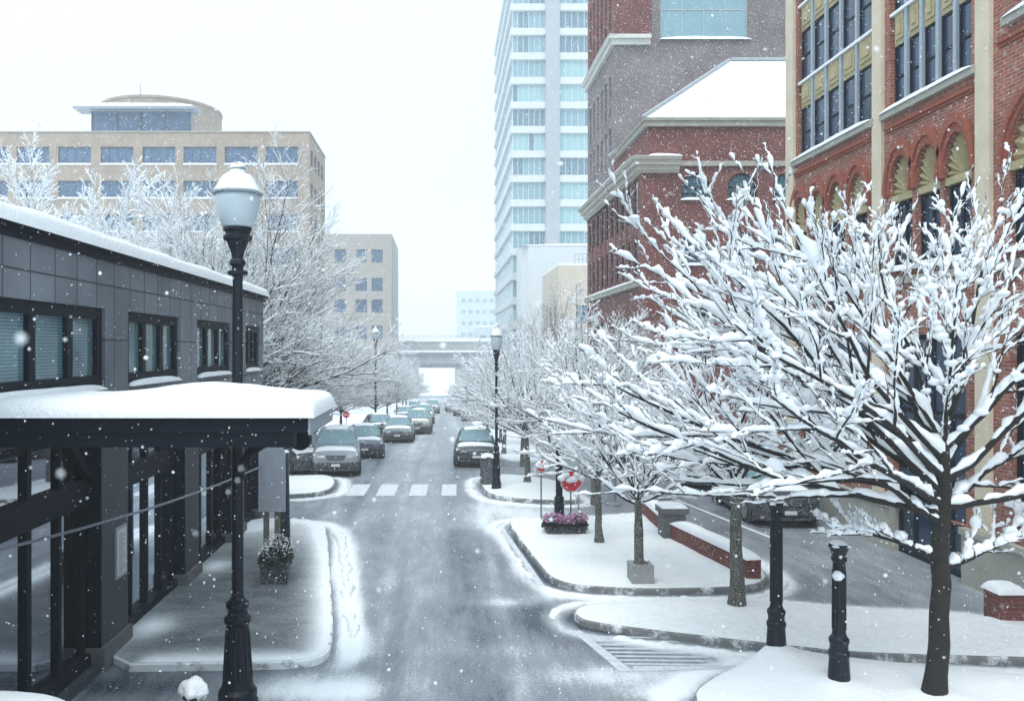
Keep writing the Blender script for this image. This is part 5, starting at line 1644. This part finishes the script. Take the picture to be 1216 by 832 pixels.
# solid red post added behind the shop glass to stand for a reflection
t = thing('reflection_post', 'red post with white lumps on a round foot added behind the shop glass in place of a reflection', 'stand', (-5.80, 12.0, .11), 0)
bm = bmesh.new(); lathe(bm, [(.30, 0), (.30, .03), (.05, .06), (.04, .7), (.30, .72), (.30, .75), (.04, .77), (.04, .9)], n=20); part('foot', bm, M['signgrey'], t)
bm = bmesh.new(); lathe(bm, [(.12, .9), (.17, 1.0), (.14, 1.4), (.19, 1.42), (.19, 1.5), (.14, 1.55), (.15, 2.1), (.06, 2.15)], n=16); part('post', bm, M['red'], t)
bm = bmesh.new(); blob(bm, (-.06, -.05, 1.46), .12, 1, 2, .5); blob(bm, (-.05, -.03, 2.12), .12, 4, 2, .5); part('lump', bm, M['snow'], t, smooth=True)

# near left: snow capped pier and bollard, small stone stump at the right
t = thing('stone_pier', 'low stone pier under a thick slab of snow at the near left', 'pier', (-4.25, 7.7, 0))
bm = bmesh.new(); box(bm, -.75, .68, -.3, .3, -.02, 1.42); part('body', bm, M['dark_stone'], t)
v, q = snow_lump(-.8, .72, -.34, .34, 1.42, .17, (24, 12), 2, .12); mesh_np('pier_snow', v, q, M['snow'], t)
t = thing('bollard', 'short bollard with a round snow cap beside the front street lamp', 'bollard', (-2.98, 10.1, 0))
bm = bmesh.new(); lathe(bm, [(.13, -.02), (.13, .1), (.10, .14), (.10, .60), (.13, .62), (.13, .66)], n=18); part('post', bm, M['black'], t)
bm = bmesh.new(); blob(bm, (0, 0, .69), .165, 6, 3, .9, .42); part('snow_cap', bm, M['snow'], t, smooth=True)
t = thing('brick_stump', 'small brick gate pier beside the stone base of the orange building', 'pier', (9.75, 14.6, 0))
bm = bmesh.new(); box(bm, -.22, .22, -.22, .22, -.02, .62); part('body', bm, M['brick_red'], t)
v, q = snow_lump(-.26, .26, -.26, .26, .62, .12, (12, 12), 2); mesh_np('pier_snow', v, q, M['snow'], t)
t = thing('bollard', 'grey bollard on the far side of the low brick wall', 'bollard', (5.2, 25.6, 0))
bm = bmesh.new(); lathe(bm, [(.22, -.02), (.22, .08), (.10, .12), (.10, .9), (.22, 1.0), (.22, 1.25), (.1, 1.3)], n=16); part('post', bm, M['signgrey'], t)
t = thing('sign_post', 'thin bare steel post leaning beside the flower planter', 'post', (4.05, 25.0, 0))
bm = bmesh.new(); bar(bm, (0, 0, -.02), (.02, 0, 2.1), .04); part('post', bm, M['signgrey'], t)

# ---------------------------------------------------------------- cars
def paint(name, col, rough=.3):
    return pm(name, col, rough, .3, .08, 2, 0, 40, speck=.12)
PAINT = dict(silver=paint('paint_silver', (.27, .295, .32)), black=paint('paint_black', (.012, .016, .024)), slate=paint('paint_slate', (.05, .07, .10)),
             grey=paint('paint_grey', (.12, .14, .16)), champagne=paint('paint_champagne', (.27, .265, .235)), white=paint('paint_white', (.6, .62, .64)), blue=paint('paint_blue', (.018, .028, .045)))
def car(kind, pal, label, loc, rz, group, snowy=.6):
    """front of the car faces local -Y; origin on the ground under its middle"""
    suv = kind == 'suv'
    L, Wd, H = (4.6, 1.84, 1.68) if suv else (4.6, 1.80, 1.46)
    t = thing('parked_car' if 'parked' in label else 'car', label, 'car', loc, rz, group)
    hw = Wd / 2
    hood = .98 if suv else .88
    belt = 1.06 if suv else .94
    # stations y, zbottom, ztop, halfwidth
    st = [(-L/2, .38, hood - .30, hw * .74), (-L/2 + .06, .26, hood - .17, hw * .86), (-L/2 + .28, .22, hood - .07, hw * .96), (-L/2 + .7, .22, hood - .01, hw * .995), (-L/2 + 1.15, .22, hood + .03, hw),
          (-.4, .22, belt, hw), (.9, .22, belt + .02, hw), (L/2 - .75, .22, belt + .03, hw * .995), (L/2 - .3, .26, belt + .01, hw * .96), (L/2 - .04, .34, belt - .08, hw * .9), (L/2, .42, belt - .22, hw * .84)]
    bm = bmesh.new(); rings = []
    for y, z0, z1, w in st:
        half = [(0, z0), (w * .86, z0), (w * .965, z0 + .10), (w * 1.0, (z0 + z1) / 2 + .02), (w * .985, z1 - .14), (w * .93, z1 - .035), (w * .80, z1), (w * .42, z1 + .022), (0, z1 + .03)]
        rings.append([bm.verts.new((x, y, z)) for x, z in half] + [bm.verts.new((-x, y, z)) for x, z in half[-2:0:-1]])
    n = len(rings[0])
    for a, b in zip(rings[:-1], rings[1:]):
        for k in range(n): bm.faces.new((a[k], a[(k+1) % n], b[(k+1) % n], b[k]))
    bm.faces.new(rings[0]); bm.faces.new(rings[-1][::-1])
    body = part('body', bm, PAINT[pal], t, smooth=True)
    sub = body.modifiers.new('smooth', 'SUBSURF'); sub.levels = 1; sub.render_levels = 1
    # greenhouse
    c0, r0, r1, e1 = ((-L/2 + 1.12, -.55, 1.55, 2.12) if suv else (-L/2 + 1.25, -.42, .95, 1.72))
    gb, gt, zr = hw * .93, hw * .70, H
    zb = belt - .06
    gst = [(c0, zb, zb + .03, gb * .97, gb * .95), (r0, zb, zr - .06, gb, gt), (r0 + .3, zb, zr - .005, gb, gt), ((r0 + r1) / 2, zb, zr, gb, gt), (r1, zb, zr - .05, gb * .99, gt), (e1, zb, zb + .12, gb * .95, gb * .9)]
    bm = bmesh.new(); rings = []
    for y, z0, z1, wb, wt in gst:
        half = [(wb, z0), (wt + (wb - wt) * .08, z1 - .07 * min(1, (z1 - z0) / .3)), (wt * .86, z1), (0, z1 + .025)]
        rings.append([bm.verts.new((x, y, z)) for x, z in half] + [bm.verts.new((-x, y, z)) for x, z in half[-2::-1]])
    n = len(rings[0])
    for a, b in zip(rings[:-1], rings[1:]):
        for k in range(n - 1): bm.faces.new((a[k], a[k+1], b[k+1], b[k]))
    bm.faces.new(rings[0]); bm.faces.new(rings[-1][::-1])
    part('cabin', bm, PAINT[pal], t, smooth=False)
    def quad(name, P_, mat, parent=t, off=0.012):
        P_ = [Vector(p) for p in P_]
        nrm = (P_[1] - P_[0]).cross(P_[2] - P_[0]).normalized()
        c = sum(P_, Vector()) / len(P_)
        if nrm.dot(c - Vector((0, 0, .8))) < 0: nrm = -nrm
        bm = bmesh.new()
        a = [bm.verts.new(p + nrm * off) for p in P_]; b = [bm.verts.new(p - nrm * .02) for p in P_]
        bm.faces.new(a); bm.faces.new(b[::-1])
        for k in range(len(a)): bm.faces.new((a[k], b[k], b[(k+1) % len(a)], a[(k+1) % len(a)]))
        return part(name, bm, mat, parent)
    lerp = lambda a, b, s: a + (b - a) * s
    zA, zB = lerp(zb + .03, zr - .06, .10), lerp(zb + .03, zr - .06, .95)
    yA, yB = lerp(c0, r0, .10), lerp(c0, r0, .95)
    quad('windscreen', [(-gb * .86, yA, zA), (gb * .86, yA, zA), (gt * .90, yB, zB), (-gt * .90, yB, zB)], M['carglass'], off=.035)
    zA, zB = lerp(zb + .12, zr - .05, .12), lerp(zb + .12, zr - .05, .93); yA, yB = lerp(e1, r1, .12), lerp(e1, r1, .93)
    quad('rear_window', [(-gb * .82, yA, zA), (gb * .82, yA, zA), (gt * .88, yB, zB), (-gt * .88, yB, zB)], M['carglass_dark'], off=.03)
    for s in (-1, 1):
        zt = zr - .16
        wm = lambda z: lerp(gb, gt + (gb - gt) * .08, (z - zb) / (zr - .07 - zb))
        zl = zb + .09
        y1 = c0 + .42; y2 = r0 + .10; mid_ = (r0 + r1) / 2 - .12
        quad('side_window', [(s * wm(zl), y1, zl), (s * wm(zl), mid_ - .04, zl), (s * wm(zt), mid_ - .04, zt), (s * wm(zt), y2, zt)], M['carglass_dark'])
        quad('side_window', [(s * wm(zl), mid_ + .04, zl), (s * wm(zl), e1 - .45, zl), (s * wm(zt), r1 - .05, zt), (s * wm(zt), mid_ + .04, zt)], M['carglass_dark'])
        bm = bmesh.new(); blob(bm, (s * (hw + .09), c0 + .45, belt + .07), .105, 1, 2, .75, .05); part('mirror', bm, PAINT[pal], t, smooth=True)
        yf = -L/2
        zh = hood - .24
        quad('lamp_housing', [(s * hw * .46, yf + .05, zh - .075), (s * hw * .93, yf + .24, zh - .02), (s * hw * .93, yf + .30, zh + .15), (s * hw * .46, yf + .11, zh + .05)], M['plastic'], off=.030)
        quad('headlight', [(s * hw * .50, yf + .052, zh - .05), (s * hw * .88, yf + .21, zh + .0), (s * hw * .90, yf + .27, zh + .12), (s * hw * .52, yf + .105, zh + .04)], M['headlight'], off=.045)
        quad('tail_light', [(s * hw * .55, L/2 - .02, belt - .32), (s * hw * .86, L/2 - .05, belt - .30), (s * hw * .86, L/2 - .08, belt - .14), (s * hw * .55, L/2 - .06, belt - .14)], M['red'], off=.05)
        quad('fog_lamp', [(s * hw * .62, yf + .05, .40), (s * hw * .82, yf + .12, .41), (s * hw * .82, yf + .12, .49), (s * hw * .62, yf + .05, .48)], M['headlight'], off=.045)
    yf = -L/2
    zg = hood - .27
    bm = bmesh.new()
    def trap(z0, z1, w0, w1, y0, y1):
        v = [bm.verts.new(q) for q in ((-w0, y0, z0), (w0, y0, z0), (w1, y0 + .02, z1), (-w1, y0 + .02, z1), (-w0, y1, z0), (w0, y1, z0), (w1, y1, z1), (-w1, y1, z1))]
        for f in ((0,1,2,3),(7,6,5,4),(0,4,5,1),(1,5,6,2),(2,6,7,3),(3,7,4,0)): bm.faces.new([v[i] for i in f])
    trap(zg - .10, zg + .09, hw * .30, hw * .42, yf - .012, yf + .1)
    gr = part('grille', bm, M['plastic'], t)
    bm = bmesh.new()
    for k in range(3): trap(zg - .075 + k * .06, zg - .055 + k * .06, hw * (.30 + .03 * k), hw * (.305 + .03 * k), yf - .020, yf - .0125)
    trap(zg + .091, zg + .112, hw * .425, hw * .435, yf - .018, yf + .1)
    part('grille_bars', bm, M['rim'], gr)
    bm = bmesh.new(); lathe(bm, [(.05, -.008), (.05, .008)], n=16)
    bmesh.ops.rotate(bm, verts=bm.verts, cent=(0, 0, 0), matrix=__import__('mathutils').Matrix.Rotation(math.radians(90), 3, 'X')); bmesh.ops.translate(bm, verts=bm.verts, vec=(0, yf - .034, zg))
    part('badge', bm, M['rim'], t)
    for sgn in (-1, 1):
        bm = bmesh.new()
        ye = sgn * L / 2
        hb = .53 if (suv and sgn < 0) else .46
        prism(bm, [(-hw * .98, ye - sgn * .34), (-hw * .88, ye - sgn * .10), (-hw * .66, ye + sgn * .015), (hw * .66, ye + sgn * .015), (hw * .88, ye - sgn * .10), (hw * .98, ye - sgn * .34)], .23, hb)
        part('bumper', bm, M['plastic'], t)
    bm = bmesh.new(); box(bm, -hw * .5, hw * .5, yf - .022, yf + .02, .30, .36); part('lower_intake', bm, M['tyre'], t)
    bm = bmesh.new(); box(bm, -.16, .16, yf - .030, yf - .018, .385, .485); part('number_plate', bm, M['plate'], t)
    bm = bmesh.new(); box(bm, -hw + .06, hw - .06, -L/2 + .3, L/2 - .3, .17, .30); part('underbody', bm, M['plastic'], t)
    # wheels
    R = .36 if suv else .33
    for y in (-L/2 + .88, L/2 - .92):
        for s in (-1, 1):
            bm = bmesh.new()
            for r_, x0, x1, nm in ((R + .05, hw - .20, hw + .004, 0),):
                lathe(bm, [(R + .055, -.10), (R + .055, .105)], n=22)
            Rm = __import__('mathutils').Matrix.Rotation(math.radians(90), 3, 'Y')
            bmesh.ops.rotate(bm, verts=bm.verts, cent=(0, 0, 0), matrix=Rm); bmesh.ops.translate(bm, verts=bm.verts, vec=(s * (hw - .10), y, R + .02))
            w = part('wheel', bm, M['plastic'], t)
            bm = bmesh.new(); lathe(bm, [(R * .6, -.115), (R * .93, -.115), (R, -.08), (R, .09), (R * .93, .122), (R * .66, .122)], n=24)
            bmesh.ops.rotate(bm, verts=bm.verts, cent=(0, 0, 0), matrix=Rm); bmesh.ops.translate(bm, verts=bm.verts, vec=(s * (hw - .10), y, R))
            part('tyre', bm, M['tyre'], w, smooth=False)
            bm = bmesh.new()
            lathe(bm, [(.05, -.126), (.05, .126)], n=10)
            for k in range(5):
                a = 2 * math.pi * k / 5
                for sx in (-.124, .124): bar(bm, (.03 * math.cos(a), .03 * math.sin(a), sx), (R * .64 * math.cos(a), R * .64 * math.sin(a), sx), .07, .02)
            lathe(bm, [(R * .6, -.12), (R * .68, -.124), (R * .68, .124), (R * .6, .12)], n=22)
            bmesh.ops.rotate(bm, verts=bm.verts, cent=(0, 0, 0), matrix=Rm); bmesh.ops.translate(bm, verts=bm.verts, vec=(s * (hw - .10), y, R))
            part('rim', bm, M['rim'], w)
    # snow lying on the roof and bonnet
    if snowy:
        v, q = snow_lump(-gt * .93, gt * .93, r0 + .02, r1 + .08, lambda x, y: zr - .03 - .06 * (x / gt) ** 2, .055 + .05 * snowy, (14, 20), rz + loc[0], .2)
        parts_ = [(v, q)]
        v2, q2 = snow_lump(-hw * .84, hw * .84, -L/2 + .40, c0 + .12, lambda x, y: hood - .055 + .075 * min(1, (y + L/2) / 1.1) - .03 * (x / hw) ** 2, .03 + .05 * snowy, (14, 12), rz + loc[0] + 4, .35)
        mesh_np('snow_cover', np.concatenate([v, v2]), np.concatenate([q, q2 + len(v)]), M['snow'], t)
    return t
def at_px(px, py, dy=2.3):
    x, y = G(px, py)
    return (x, y + dy, gz(y + dy))
gL, gR = 'cars waiting on the left of the street', 'cars parked along the right'
def slope_car(o):
    # the street falls away beyond the crossing: pitch the car with it
    y = o.location.y; s = (gz(y + 1) - gz(y - 1)) / 2
    o.rotation_euler.x = math.atan(s)
carA = car('suv', 'silver', 'silver car with a dark lower bumper nearest the crossing', at_px(391, 567), .10, gL, .5)
carB = car('sedan', 'slate', 'dark slate sedan just behind the silver car', at_px(427, 545), .10, gL, .7)
carC = car('sedan', 'grey', 'grey sedan with a snowy bonnet in the middle of the left queue', at_px(471.5, 526), .0, gL, .9)
carD = car('suv', 'champagne', 'pale champagne car rightmost in the left queue', at_px(496, 516), -.02, gL, .5)
carE = car('sedan', 'black', 'dark sedan facing the crossing on the right side of the street', at_px(567, 556), -.02, gR, .6)
for o in (carA, carB, carC, carD, carE): slope_car(o)
def cp(src, label, px, py, rz, group, dy=2.3, name=None):
    c = copy_tree(src); c.location = at_px(px, py, dy); c.rotation_euler = (0, 0, rz); c['label'] = label; c['group'] = group
    if name: c.name = name
    slope_car(c); return c
cp(carE, 'snow covered dark car tucked beside the far kerb corner at the left', 343, 566, .5, gL)
cp(carC, 'grey car showing its snowy roof behind the middle sedan', 480, 502, .05, gL)
cp(carD, 'second pale champagne car, smaller, farther up the queue', 503, 503, 0, gL)
cp(carB, 'dark car at the head of the far queue under the trees', 492, 490, .05, gL)
cp(carA, 'boxy pale car alone in the lane far down the street', 513, 491, 0, gL)
cp(carB, 'dark car standing at the left kerb behind the slate sedan', 447, 520, .25, gL)
cp(carA, 'pale car parked far down the right kerb, farther one', 537, 489, 0, gR)
cp(carC, 'grey car parked far down the right kerb below the branches', 549, 494, -.05, gR)
cp(carB, 'dark car parked far down the right kerb, deepest in the trees', 561, 500, -.08, gR)
pk = 'parked cars in front of the orange brick building'
carF = car('suv', 'blue', 'parked dark blue car under the big tree beside the orange brick building', (9.3, 24.6, 0), -.03, pk, 1.0)
c = copy_tree(carE); c.location = (9.1, 30.5, 0); c.rotation_euler = (0, 0, .03); c['label'] = 'dark sedan standing near the corner of the orange brick building'; c['group'] = pk
c = copy_tree(carC); c.location = (8.3, 38, gz(38)); c.rotation_euler = (0, 0, .02); c['label'] = 'grey sedan beside the red brick hall'; c['group'] = pk

# ---------------------------------------------------------------- falling snow and the air
def falling_snow():
    rng = np.random.RandomState(8)
    iv = np.array([[1,0,0],[-1,0,0],[0,1,0],[0,-1,0],[0,0,1],[0,0,-1]], float)
    it = np.array([[0,2,4],[2,1,4],[1,3,4],[3,0,4],[2,0,5],[1,2,5],[3,1,5],[0,3,5]])
    n = 150000
    Y = 1.5 + (rng.uniform(0, 1, n) ** .6) * 43
    X = rng.uniform(-1, 1, n) * (2 + Y * .85) + Y * .08
    Z = rng.uniform(0.1, 1, n) * (6 + Y * .55)
    R = rng.uniform(.0022, .0062, n) * (1 + .5 * (rng.uniform(0, 1, n) > .9))
    R *= 1 + .9 * np.clip((Y - 8) / 20, 0, 1)
    near = []
    for px, py, d, r in ((25, 402, .75, .0035), (72, 562, .9, .003), (286, 556, 1.3, .0032), (282, 570, 1.4, .003), (271, 584, 1.5, .003), (232, 633, 1.3, .003), (370, 80, 1.0, .002), (75, 20, 1.2, .002), (980, 690, 1.6, .003), (640, 360, 1.5, .0025), (840, 120, 1.3, .0025), (450, 700, 1.5, .003)):
        near.append(((px - 525) * d / 1000, d, CAM_H - (py - 413) * d / 1000, r))
    near = np.array(near)
    P = np.concatenate([np.stack([X, Y, Z], 1), near[:, :3]]); R = np.concatenate([R, near[:, 3]])
    sq = rng.uniform(.6, 1.4, (len(P), 1, 3))
    v = (P[:, None, :] + iv[None] * R[:, None, None] * sq).reshape(-1, 3)
    t = (it[None] + (np.arange(len(P)) * len(iv))[:, None, None]).reshape(-1, 3)
    o = mesh_np('falling_snow', v, None, M['snow_flake'], t=t)
    tag(o, 'white snowflakes drifting down through the air over the street', 'snowfall', kind='stuff')
M['snow_flake'] = pm('snow_flake', (.88, .91, .94), .9)
falling_snow()

bm = bmesh.new(); box(bm, -305, 305, -28, 700, -8.6, 76)
m = bpy.data.materials.new('haze_air'); m.use_nodes = True
N = m.node_tree.nodes; N.remove(N['Principled BSDF'])
vol = N.new('ShaderNodeVolumePrincipled')
vol.inputs['Color'].default_value = (.93, .965, .99, 1); vol.inputs['Density'].default_value = HAZE_DENSITY; vol.inputs['Anisotropy'].default_value = 0.0
m.node_tree.links.new(vol.outputs[0], N['Material Output'].inputs['Volume'])
tag(part('haze', bm, m), 'pale snowy haze filling the air', 'haze', kind='stuff')
